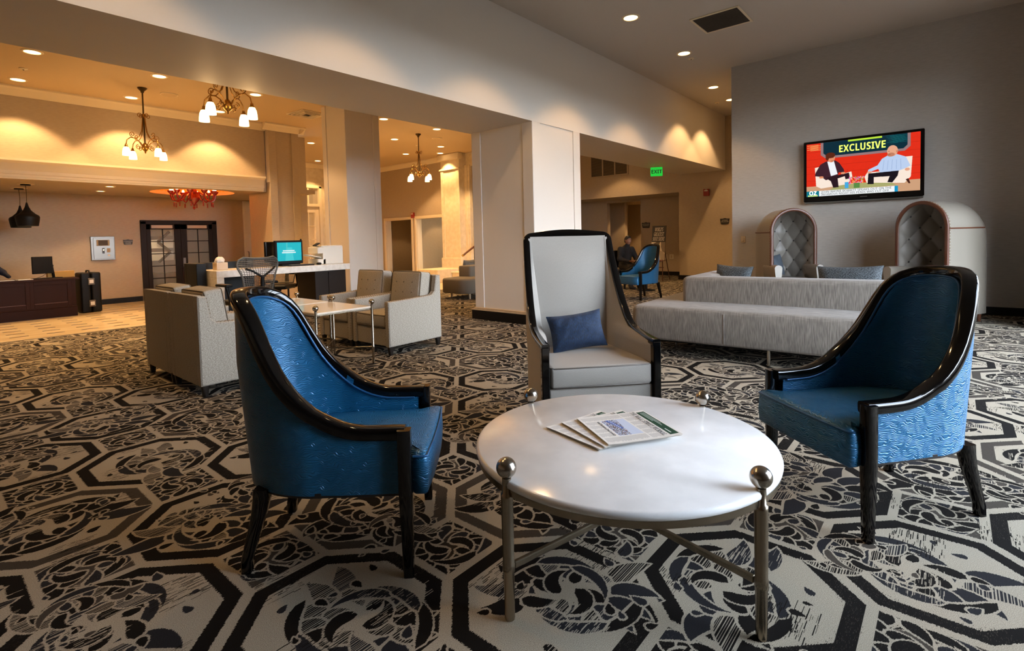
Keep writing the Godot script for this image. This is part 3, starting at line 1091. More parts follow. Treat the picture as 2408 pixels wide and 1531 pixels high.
func windows() -> void:
	# daylight side, behind and to the right of the photographer
	var spans := [[2.4, 4.6], [5.0, 7.2], [7.6, 9.3]]
	var z0 := 2.6
	var y0 := 0.30
	var y1 := 4.0
	var sh := Shape.new()
	sh.bx(Vector3(-5, 0, z0), Vector3(10.8, y0, z0 + 0.25))
	sh.bx(Vector3(-5, y1, z0), Vector3(10.8, 4.7, z0 + 0.25))
	var x := -5.0
	for s in spans:
		sh.bx(Vector3(x, y0, z0), Vector3(s[0], y1, z0 + 0.25))
		x = s[1]
	sh.bx(Vector3(x, y0, z0), Vector3(10.8, y1, z0 + 0.25))
	struct("wall_window", sh, M.paper, "window wall on the daylight side of the seating room")
	wall("wall_return", Vector3(9.5, 0, 0.85), Vector3(10.8, 4.7, z0), M.paper, "short return wall at the right end of the television wall")
	wall("baseboard_return", Vector3(9.47, 0, 0.82), Vector3(10.78, 0.125, 0.85), M.baseboard, "black baseboard of the short return wall")
	for i in spans.size():
		var a: float = spans[i][0]
		var b: float = spans[i][1]
		var fr := Shape.new()
		for xx in [a + 0.04, (a + b) / 2, b - 0.04]: fr.bx(Vector3(xx - 0.04, y0, z0 + 0.08), Vector3(xx + 0.04, y1, z0 + 0.17))
		for yy in [y0 + 0.04, 2.85, y1 - 0.04]: fr.bx(Vector3(a, yy - 0.04, z0 + 0.085), Vector3(b, yy + 0.04, z0 + 0.165))
		var w := struct("window_%d" % (i + 1), fr, M.leg_dark, "tall dark framed window on the daylight side", "window")
		part("pane", Shape.new().bx(Vector3(a + 0.05, y0 + 0.04, z0 + 0.122), Vector3(b - 0.05, y1 - 0.04, z0 + 0.128)), M.glass, w)

func crown(a: Vector3, b: Vector3, out: Vector3) -> void:
	moulding("trim_crown", a, b, out, [Vector2(0, 0), Vector2(0.02, 0), Vector2(0.05, 0.03), Vector2(0.11, 0.10), Vector2(0.15, 0.13), Vector2(0.15, 0.16), Vector2(0, 0.16)], M.trim, "cream crown moulding under the lobby ceiling")

func lobby() -> void:
	# header over the front desk with scallops of light, and the low ceiling behind it
	wall("wall_header", Vector3(-5, 2.6, -12.72), Vector3(5.70, 4.2, -12.5), M.wall, "beige wall above the front desk opening")
	moulding("trim_cornice", Vector3(-5, 2.6, -12.5), Vector3(5.62, 2.6, -12.5), Vector3.BACK,
		[Vector2(0, 0), Vector2(0.03, 0), Vector2(0.035, 0.03), Vector2(0.05, 0.035), Vector2(0.055, 0.075), Vector2(0.08, 0.085), Vector2(0.085, 0.14), Vector2(0.14, 0.26), Vector2(0.19, 0.30), Vector2(0.19, 0.34), Vector2(0, 0.34)], M.trim, "stepped cream cornice along the front desk header")
	# low ceiling with the round recess that holds the red chandelier
	var csg := CSGBox3D.new()
	csg.name = numbered("ceiling")
	csg.size = Vector3(12, 0.1, 2.9)
	csg.position = Vector3(1.0, 2.67, -14.05)
	csg.material = M.wall
	var hole := CSGCylinder3D.new()
	hole.name = "recess_hole"
	hole.radius = 0.86
	hole.height = 1.0
	hole.sides = 48
	hole.operation = CSGShape3D.OPERATION_SUBTRACTION
	hole.material = M.wall
	csg.add_child(hole)
	hole.position = Vector3(3.55, 0, 0.29)
	add_child(csg)
	tag(csg, "low ceiling over the front desk alcove", "ceiling", "", "structure")
	struct("ceiling_recess", Shape.new().lathe([Vector2(0.86, 2.70), Vector2(0.86, 2.92), Vector2(0.0, 2.96)], 40, xf(Vector3(4.55, 0, -13.76))), M.gold_recess, "round orange painted recess above the red chandelier", "ceiling")
	wall("wall_alcove", Vector3(-5, 0, -15.7), Vector3(4.0, 2.7, -15.5), M.wall, "beige wall behind the front desk")
	wall("wall_alcove", Vector3(5.52, 0, -15.7), Vector3(7.2, 2.7, -15.5), M.wall, "beige wall right of the espresso doors")
	wall("wall_alcove", Vector3(4.0, 1.93, -15.7), Vector3(5.52, 2.7, -15.5), M.wall, "beige wall above the espresso doors")
	wall("wall_office", Vector3(3.0, 0, -18.2), Vector3(6.8, 2.7, -18.0), M.paper, "grey wall of the office behind the espresso doors")
	wall("wall_office", Vector3(3.0, 0, -18.0), Vector3(3.1, 2.7, -15.7), M.paper, "left wall of the office")
	wall("wall_office", Vector3(6.7, 0, -18.0), Vector3(6.8, 2.7, -15.7), M.paper, "right wall of the office")
	wall("ceiling_office", Vector3(3.0, 2.5, -18.0), Vector3(6.8, 2.6, -15.7), M.ceiling, "ceiling of the office")
	wall("floor_office", Vector3(3.0, -0.02, -18.0), Vector3(6.8, 0.003, -15.5), M.marble_floor, "floor of the office")
	downlight(4.4, 2.5, -16.7, 2.2, "downlight in the office behind the espresso doors", "office light", 0.09, 56.0, Color(1.0, 0.86, 0.66))
	var of := thing("office_cabinet", "white wall cabinets seen through the espresso doors", "cabinet", Vector3(4.9, 0, -17.98))
	for k in 3: part("shelf_box", Shape.new().bx(Vector3(-0.3, 0.95 + 0.36 * k, 0), Vector3(0.35, 1.2 + 0.36 * k, 0.25), 0.006), M.white_plastic, of)
	for k in 3: part("zigzag_brace", Shape.new().box(Vector3.ZERO, Vector3(0.07, 0.42, 0.05), 0.004, xf(Vector3(0.1, 1.05 + 0.3 * k, 0.3), 0, 0, 0.8 if k % 2 else -0.8)), M.black, of)
	part("desk_block", Shape.new().bx(Vector3(-0.4, 0, 0.3), Vector3(1.2, 0.6, 0.9), 0.01), M.espresso, of)
	wall("baseboard_alcove", Vector3(-5, 0, -15.5), Vector3(3.86, 0.13, -15.47), M.baseboard, "dark baseboard behind the front desk")
	wall("baseboard_alcove", Vector3(5.66, 0, -15.5), Vector3(6.3, 0.13, -15.47), M.baseboard, "dark baseboard right of the espresso doors")
	wall("wall_alcove_side", Vector3(7.0, 0, -17.5), Vector3(7.2, 4.2, -13.4), M.wall, "side wall of the front desk alcove")
	# pilaster at the end of the header
	var pl := struct("wall_pilaster", Shape.new().bx(Vector3(5.72, 0, -13.5), Vector3(6.46, 4.2, -12.36)), M.wall, "panelled pilaster at the end of the front desk header", "pillar")
	for x in [5.72, 6.28]: part("stile", Shape.new().bx(Vector3(x, 0, -12.37), Vector3(x + 0.18, 4.1, -12.33), 0.004), M.wall, pl)
	crown(Vector3(-5, 4.04, -12.5), Vector3(5.72, 4.04, -12.5), Vector3.BACK)
	crown(Vector3(5.60, 4.04, -12.345), Vector3(6.6, 4.04, -12.345), Vector3.BACK)
	crown(Vector3(6.46, 4.04, -13.5), Vector3(6.46, 4.04, -12.22), Vector3.RIGHT)
	# north wall with its glazed door
	wall("wall_north", Vector3(7.0, 0, -17.7), Vector3(8.95, 4.2, -17.5), M.stone, "pale stone wall at the far end of the lobby")
	wall("wall_north", Vector3(9.95, 0, -17.7), Vector3(12.4, 4.2, -17.5), M.stone, "pale stone wall right of the glazed white door")
	wall("wall_north", Vector3(8.95, 3.4, -17.7), Vector3(9.95, 4.2, -17.5), M.stone, "stone above the glazed white door")
	crown(Vector3(7.0, 4.04, -17.5), Vector3(12.2, 4.04, -17.5), Vector3.BACK)
	glazed_door()
	wall("wall_vestibule", Vector3(8.0, 0, -20.2), Vector3(11.0, 4.2, -20.0), M.wall, "wall of the vestibule beyond the glazed door")
	wall("floor_vestibule", Vector3(8.0, -0.02, -20.0), Vector3(11.0, 0.0, -17.5), M.marble_floor, "floor beyond the glazed door")
	wall("ceiling_vestibule", Vector3(8.0, 3.6, -20.0), Vector3(11.0, 3.7, -17.7), M.wall, "ceiling beyond the glazed door")
	wall("wall_vestibule", Vector3(7.9, 0, -20.0), Vector3(8.0, 3.6, -17.7), M.wall, "left side of the vestibule")
	wall("wall_vestibule", Vector3(11.0, 0, -20.0), Vector3(11.1, 3.6, -17.7), M.wall, "right side of the vestibule")
	downlight(9.5, 3.6, -18.9, 7.0, "bright square of light seen through the glazed door transom", "vestibule light", 0.2)
	# east wall with two openings and the stair
	wall("wall_lobby_east", Vector3(12.2, 2.14, -17.5), Vector3(12.4, 4.2, -13.2), M.wall, "beige wall above the two cased openings")
	wall("wall_lobby_east", Vector3(12.2, 0, -17.5), Vector3(12.4, 2.14, -16.75), M.wall, "wall left of the cased openings")
	wall("wall_lobby_east", Vector3(12.2, 0, -15.2), Vector3(12.4, 2.14, -14.92), M.wall, "strip of wall between the cased openings")
	wall("wall_lobby_east", Vector3(12.2, 3.75, -12.5), Vector3(12.4, 4.2, -10.7), M.stone, "stone above the stair opening")
	for r in [[-16.75, -15.2], [-14.92, -13.3]]:
		var sh := Shape.new()
		sh.bx(Vector3(12.16, 0, r[0] - 0.1), Vector3(12.2, 2.14, r[0]), 0.006)
		sh.bx(Vector3(12.16, 0, r[1]), Vector3(12.2, 2.14, r[1] + 0.1), 0.006)
		sh.bx(Vector3(12.16, 2.14, r[0] - 0.1), Vector3(12.2, 2.24, r[1] + 0.1), 0.006)
		sh.bx(Vector3(12.2, 0, r[0]), Vector3(12.42, 2.14, r[0] + 0.02))
		struct("trim_casing", sh, M.trim, "cream casing round a doorway in the east lobby wall", "casing")
	crown(Vector3(12.2, 4.04, -17.5), Vector3(12.2, 4.04, -13.4), Vector3.LEFT)
	wall("wall_back_hall", Vector3(14.0, 0, -17.5), Vector3(14.2, 3.0, -13.4), M.wall, "wall of the passage seen through the cased openings")
	wall("wall_back_hall", Vector3(12.4, 0, -15.2), Vector3(14.0, 3.0, -15.05), M.wall, "partition between the two cased openings")
	wall("wall_back_hall", Vector3(12.4, 0, -17.6), Vector3(14.0, 3.0, -17.45), M.wall, "end of the passage")
	wall("ceiling_back_hall", Vector3(12.4, 2.6, -17.5), Vector3(14.2, 2.7, -13.4), M.wall, "ceiling of the passage behind the cased openings")
	var dr := struct("door_5", Shape.new().bx(Vector3(13.95, 0, -16.3), Vector3(14.0, 2.05, -15.4), 0.004), M.wall, "beige panelled door in the passage", "door")
	part("panel", Shape.new().bx(Vector3(13.93, 0.3, -16.1), Vector3(13.96, 1.85, -15.6), 0.01), M.wall, dr)
	part("closer", Shape.new().bx(Vector3(13.86, 1.96, -15.9), Vector3(13.95, 2.02, -15.6), 0.006), M.steel, dr)
	# stone pier and stair
	var pier := struct("wall_pier", Shape.new().bx(Vector3(11.9, 0.0, -13.2), Vector3(12.6, 4.2, -12.31)), M.stone, "tall pale stone pier beside the stair", "pillar")
	part("pier_base", Shape.new().bx(Vector3(11.86, 0, -13.24), Vector3(12.0, 0.75, -12.29), 0.01), M.stone, pier)
	part("pier_capital", Shape.new().bx(Vector3(11.85, 3.66, -13.25), Vector3(12.0, 3.72, -12.28), 0.01), M.stone, pier)
	part("pier_capital", Shape.new().bx(Vector3(11.8, 3.98, -13.28), Vector3(12.0, 4.2, -12.25), 0.02), M.trim, pier)
	part("pier_stile", Shape.new().bx(Vector3(11.88, 0.75, -13.2), Vector3(11.91, 3.66, -13.06), 0.006), M.stone, pier)
	part("pier_stile", Shape.new().bx(Vector3(11.88, 0.75, -12.46), Vector3(11.91, 3.66, -12.31), 0.006), M.stone, pier)
	var stair := struct("floor_stair", Shape.new().bx(Vector3(2.1, 0, -12.55), Vector3(3.4, 1.12, -10.9)), M.stone, "pale stone stair with moulded treads rising beside the pier", "stairs")
	stair.position = Vector3(11.15, 0, 0)
	for k in 7:
		part("step", Shape.new().bx(Vector3(0.3 * k, 0, -12.3), Vector3(0.3 * k + 0.34, 0.16 * (k + 1) - 0.03, -10.75)), M.stone, stair)
		part("tread", Shape.new().bx(Vector3(0.3 * k - 0.03, 0.16 * (k + 1) - 0.03, -12.32), Vector3(0.3 * k + 0.34, 0.16 * (k + 1), -10.75), 0.008), M.stone, stair)
	part("stringer", Shape.new().bx(Vector3(-0.3, 0, -13.3), Vector3(0.8, 0.42, -12.32), 0.01), M.stone, stair)
	var rail := thing("stair_handrail", "dark wooden handrail on a post rising over the stone stair", "handrail", Vector3(11.45, 0, -11.66))
	part("rail", Shape.new().tube([Vector3(-0.1, 0.86, 0), Vector3(0.0, 0.92, 0), Vector3(1.6, 1.74, 0)], 0.032, 10), M.walnut, rail)
	part("rail_end", Shape.new().lathe([Vector2(0, -0.04), Vector2(0.035, -0.02), Vector2(0.04, 0), Vector2(0.035, 0.02), Vector2(0, 0.04)], 12, xf(Vector3(-0.12, 0.855, 0))), M.brass, rail)
	part("post", Shape.new().tube([Vector3(0.4, 0.5, 0), Vector3(0.4, 1.11, 0)], 0.018, 8), M.leg_dark, rail)
	wall("wall_stair", Vector3(14.3, 0, -12.6), Vector3(14.5, 4.2, -10.7), M.stone, "stone wall at the head of the stair")
	wall("wall_stair", Vector3(12.5, 0, -12.5), Vector3(14.5, 4.2, -12.3), M.stone, "stone wall beside the stair")
	wall("wall_stair_side", Vector3(12.2, 0, -10.9), Vector3(16.6, 4.2, -10.7), M.wall, "wall between stair and corridor")
	struct("trim_arch", Shape.new().bx(Vector3(12.12, 0.4, -12.31), Vector3(12.3, 3.8, -12.18), 0.01).bx(Vector3(12.14, 0.4, -12.18), Vector3(12.28, 3.8, -12.1), 0.01), M.stone, "moulded stone edge of the stair opening", "moulding")
	downlight(13.3, 2.6, -16.2, 0.8, "dim downlight in the passage behind the left cased opening", "passage downlights", 0.07)
	downlight(13.3, 2.6, -14.3, 1.1, "dim downlight in the passage behind the right cased opening", "passage downlights", 0.07)

func glazed_door() -> void:
	# white door with eight panes under a two-light transom
	var z := -17.48
	var fr := Shape.new()
	fr.bx(Vector3(8.95, 0, z - 0.12), Vector3(9.05, 3.4, z + 0.02), 0.006)
	fr.bx(Vector3(9.85, 0, z - 0.12), Vector3(9.95, 3.4, z + 0.02), 0.006)
	fr.bx(Vector3(8.95, 3.32, z - 0.12), Vector3(9.95, 3.42, z + 0.02), 0.006)
	fr.bx(Vector3(9.05, 2.66, z - 0.12), Vector3(9.85, 2.76, z + 0.02), 0.006)
	fr.bx(Vector3(9.41, 2.76, z - 0.1), Vector3(9.47, 3.32, z), 0.006)
	var d := struct("door_4", fr, M.trim, "white glazed door with two transom panes at the far end of the lobby", "door")
	part("transom_pane", Shape.new().bx(Vector3(9.05, 2.76, z - 0.06), Vector3(9.85, 3.32, z - 0.055)), M.glass, d)
	var leaf := Shape.new()
	leaf.bx(Vector3(9.06, 0, z - 0.08), Vector3(9.20, 2.65, z - 0.03), 0.004)
	leaf.bx(Vector3(9.70, 0, z - 0.08), Vector3(9.84, 2.65, z - 0.03), 0.004)
	leaf.bx(Vector3(9.2, 2.45, z - 0.08), Vector3(9.7, 2.65, z - 0.03))
	leaf.bx(Vector3(9.2, 0, z - 0.08), Vector3(9.7, 0.5, z - 0.03))
	leaf.bx(Vector3(9.44, 0.5, z - 0.07), Vector3(9.46, 2.45, z - 0.04))
	for k in 3: leaf.bx(Vector3(9.2, 0.98 + 0.49 * k, z - 0.07), Vector3(9.7, 1.0 + 0.49 * k, z - 0.04))
	var lf := part("leaf", leaf, M.trim, d)
	for i in 2:
		for j in 4: part("pane", Shape.new().bx(Vector3(9.2 + 0.26 * i, 0.5 + 0.49 * j, z - 0.058), Vector3(9.44 + 0.26 * i, 0.98 + 0.49 * j, z - 0.052)), M.glass, lf)
	part("handle", Shape.new().bx(Vector3(9.1, 1.0, z - 0.03), Vector3(9.15, 1.25, z), 0.006), M.steel, d)
	# upright glowing wall lamp beyond the pane
	var s := thing("wall_sconce", "tall glowing glass wall lamp behind the white glazed door", "wall lamp", Vector3(9.2, 1.9, -19.9))
	part("glass_tube", Shape.new().lathe([Vector2(0, -0.4), Vector2(0.06, -0.38), Vector2(0.06, 0.38), Vector2(0, 0.4)], 14), M.shade, s)
	part("bracket", Shape.new().bx(Vector3(-0.04, -0.1, -0.1), Vector3(0.04, 0.1, -0.05), 0.006), M.steel, s)
	omni(Vector3(0, 0, 0.12), 1.6, s, 0.06)

func corridor() -> void:
	# recess at the right with the corridor mouth
	wall("ceiling_recess", Vector3(15.3, 2.61, -11.0), Vector3(16.5, 2.7, -6.26), M.wall, "low ceiling of the recess under the far wall")
	wall("wall_recess_side", Vector3(15.3, 0, -6.26), Vector3(16.6, 2.7, -6.1), M.wall, "side of the recess by the easel")
	wall("wall_recess", Vector3(16.5, 0, -8.2), Vector3(16.7, 2.7, -6.2), M.wall, "back wall of the recess right of the corridor mouth")
	wall("wall_recess", Vector3(16.5, 0, -11.0), Vector3(16.7, 2.7, -9.5), M.wall, "back wall of the recess left of the corridor mouth")
	wall("wall_recess", Vector3(16.5, 2.53, -9.5), Vector3(16.7, 2.7, -8.2), M.wall, "lintel over the corridor mouth")
	wall("baseboard_recess", Vector3(16.47, 0, -8.2), Vector3(16.5, 0.13, -6.26), M.baseboard, "black baseboard in the recess")
	wall("wall_corridor", Vector3(16.7, 0, -10.6), Vector3(20.0, 2.8, -10.4), M.wall, "left wall of the corridor")
	wall("wall_corridor", Vector3(16.7, 0, -8.0), Vector3(20.0, 2.8, -7.8), M.wall, "right wall of the corridor")
	wall("wall_corridor", Vector3(19.8, 0, -10.5), Vector3(20.0, 2.8, -7.9), M.wall, "end wall of the corridor")
	wall("wall_corridor", Vector3(17.9, 0, -10.4), Vector3(18.1, 2.8, -9.55), M.wall, "jamb halfway down the corridor")
	wall("ceiling_corridor", Vector3(16.7, 2.62, -10.5), Vector3(20.0, 2.75, -7.9), M.lobby_ceiling, "pale ceiling of the corridor")
	downlight(18.9, 2.62, -8.9, 2.6, "round downlight in the corridor ceiling beyond the easel", "corridor downlights", 0.09)
	downlight(17.3, 2.62, -9.0, 1.6, "round downlight just inside the corridor mouth", "corridor downlights", 0.09)
# ---------------------------------------------------------------- seating
func table_value(xs: Array, ys: Array, x: float) -> float:
	var n := xs.size()
	if x <= xs[0]: return ys[0]
	for i in n - 1:
		if x <= xs[i + 1]:
			var t: float = (x - xs[i]) / (xs[i + 1] - xs[i])
			return cubic_interpolate(ys[i], ys[i + 1], ys[maxi(i - 1, 0)], ys[mini(i + 2, n - 1)], t)
	return ys[n - 1]

func round_rect(x0: float, x1: float, z0: float, z1: float, r: float, seg := 6) -> Array:
	var o := []
	for c in [[x1 - r, z1 - r, 0.0], [x0 + r, z1 - r, PI / 2], [x0 + r, z0 + r, PI], [x1 - r, z0 + r, 1.5 * PI]]:
		for k in seg + 1:
			var w: float = c[2] + PI / 2 * k / seg
			o.append(Vector2(c[0] + cos(w) * r, c[1] + sin(w) * r))
	return o

# plan of the barrel chair: q = -1 front left, 0 middle of the back, 1 front right
func barrel(q: float, inset := 0.0) -> Vector2:
	var s := (1.0 - absf(q)) * 0.91
	var sg := signf(q)
	if s < 0.36: return Vector2(sg * (0.3125 - inset), 0.33 - s)
	var a := (s - 0.36) / 0.55 * PI / 2
	return Vector2(sg * (0.318 - inset) * pow(cos(a), 0.86) if a < PI / 2 - 0.001 else 0.0, -0.03 - (0.41 - inset) * sin(a))

func barrel_height(q: float) -> float:
	return table_value([0.0, 0.2, 0.3, 0.4, 0.48, 0.55, 0.61, 0.67, 0.72, 0.78, 0.88, 1.0], [0.600, 0.604, 0.628, 0.678, 0.746, 0.828, 0.925, 1.025, 1.085, 1.122, 1.148, 1.156], 1.0 - absf(q))

func barrel_pull(p: Vector2, y: float) -> Vector2:
	# the shell draws in towards its foot
	var k := 1.0 - 0.10 * (1.0 - clampf((y - 0.34) / 0.5, 0.0, 1.0)) * clampf((0.1 - p.y) / 0.4, 0.0, 1.0)
	return Vector2(p.x * lerpf(1.0, k, 0.6), p.y * k)

func blue_chair(label: String, at: Vector3, turn: float) -> Node3D:
	var t := thing("barrel_chair", label, "chair", at, turn, "blue barrel chairs with black frames")
	var N := 64
	var shell := func(inset: float, lo: float, drop_: float) -> Callable:
		return func(u: float, v: float) -> Vector3:
			var q := lerpf(-0.97, 0.97, u)
			var h := barrel_height(q) - drop_
			var y := lerpf(lo, h, v)
			var p := barrel_pull(barrel(q, inset), y)
			return Vector3(p.x, y, p.y)
	var out_n := func(u: float, v: float) -> Vector3:
		var p := barrel(lerpf(-0.97, 0.97, u))
		return Vector3(p.x, 0, p.y + 0.03 if p.y < -0.03 else 0.0)
	var in_n := func(u: float, v: float) -> Vector3: return -out_n.call(u, v)
	var outer := Shape.new().grid(shell.call(0.008, 0.335, 0.01), N, 14, out_n, 1.8, 0.75, true)
	part("outer_shell", outer, M.wave, t, "embossed blue outer shell")
	var inner := Shape.new().grid(shell.call(0.055, 0.42, 0.012), N, 14, in_n, 1.6, 0.68, true)
	part("inner_back", inner, M.wave, t, "embossed blue inner back")
	var plate := []
	for k in 25:
		var p := barrel_pull(barrel(lerpf(-0.99, 0.99, k / 24.0), 0.01), 0.34)
		plate.append(p)
	part("underside", Shape.new().prism(plate, 0.325, 0.345), M.leg_dark, t)
	# lacquered rail
	var path := []
	var sides := []
	var ups := []
	for k in N + 1:
		var q := lerpf(-1.0, 1.0, float(k) / N)
		var p := barrel(q, 0.026)
		path.append(Vector3(p.x, barrel_height(q) - 0.022, p.y))
	for k in N + 1:
		var d: Vector3 = (path[mini(k + 1, N)] - path[maxi(k - 1, 0)]).normalized()
		var flat_d := Vector3(d.x, 0, d.z).normalized()
		var s := Vector3.UP.cross(flat_d)
		sides.append(s)
		ups.append(d.cross(s).normalized())
	var sec := []
	for c in [[0.021, 0.015, 0.0], [-0.021, 0.015, PI / 2], [-0.021, -0.015, PI], [0.021, -0.015, 1.5 * PI]]:
		for k in 3: sec.append(Vector2(c[0], c[1]) + Vector2.from_angle(c[2] + PI / 4 * k) * 0.011)
	part("frame_rail", Shape.new().sweep(path, sides, ups, sec), M.lacquer, t, "glossy black frame rail")
	# piping inside the rail
	var pipe := []
	for k in N + 1:
		var q := lerpf(-0.95, 0.95, float(k) / N)
		var p := barrel(q, 0.062)
		pipe.append(Vector3(p.x, barrel_height(q) - 0.044, p.y))
	part("piping", Shape.new().tube(pipe, 0.0055, 6), M.welt_blue, t)
	# seat
	var ol := [Vector2(0.306, 0.395), Vector2(0.30, 0.415), Vector2(0.15, 0.424), Vector2(0, 0.426), Vector2(-0.15, 0.424), Vector2(-0.30, 0.415), Vector2(-0.306, 0.395), Vector2(-0.302, 0.36), Vector2(-0.268, 0.355), Vector2(-0.262, 0.2), Vector2(-0.262, 0.0), Vector2(-0.24, -0.15), Vector2(-0.17, -0.28), Vector2(-0.08, -0.335), Vector2(0, -0.35), Vector2(0.08, -0.335), Vector2(0.17, -0.28), Vector2(0.24, -0.15), Vector2(0.262, 0.0), Vector2(0.262, 0.2), Vector2(0.268, 0.355), Vector2(0.302, 0.36)]
	part("seat", Shape.new().slab(ol, [Vector2(0.325, 0.012), Vector2(0.335, 0.0), Vector2(0.40, -0.004), Vector2(0.465, 0.0), Vector2(0.487, 0.006), Vector2(0.497, 0.02), Vector2(0.503, 0.045)], 0.016), M.wave, t, "embossed dark blue seat")
	var w := []
	for k in range(0, 8): w.append(Vector3(ol[k].x, 0.484, ol[k].y))
	part("seat_piping", Shape.new().tube(w, 0.0055, 6), M.welt_blue, t)
	for s in [-1.0, 1.0]:
		var rings := []
		for l in [[0.0, 0.019, 0.332], [0.2, 0.023, 0.331], [0.335, 0.026, 0.33], [0.60, 0.026, 0.33]]:
			var ring := []
			for c in [[1, 1], [-1, 1], [-1, -1], [1, -1]]:
				for e in [[1.0, 0.8], [0.8, 1.0]]:
					var ee: Array = e if c[0] * c[1] > 0 else [e[1], e[0]]
					ring.append(Vector3(s * 0.3125 + c[0] * l[1] * ee[0], l[0], l[2] + c[1] * l[1] * ee[1]))
			rings.append(ring)
		part("front_leg", Shape.new().skin(rings), M.lacquer, t, "black square front leg")
		var rr := []
		for l in [[0.0, 0.240, -0.345, 0.020], [0.05, 0.238, -0.343, 0.021], [0.13, 0.234, -0.322, 0.023], [0.23, 0.230, -0.292, 0.027], [0.30, 0.228, -0.278, 0.030], [0.345, 0.228, -0.274, 0.031]]:
			var ring := []
			for c in [[1, 1], [-1, 1], [-1, -1], [1, -1]]:
				for e in [[1.0, 0.7], [0.7, 1.0]]:
					var ee: Array = e if c[0] * c[1] > 0 else [e[1], e[0]]
					ring.append(Vector3(s * l[1] + c[0] * l[3] * ee[0], l[0], l[2] + c[1] * l[3] * ee[1]))
			rr.append(ring)
		part("rear_leg", Shape.new().skin(rr), M.lacquer, t, "black curved rear leg")
	return t

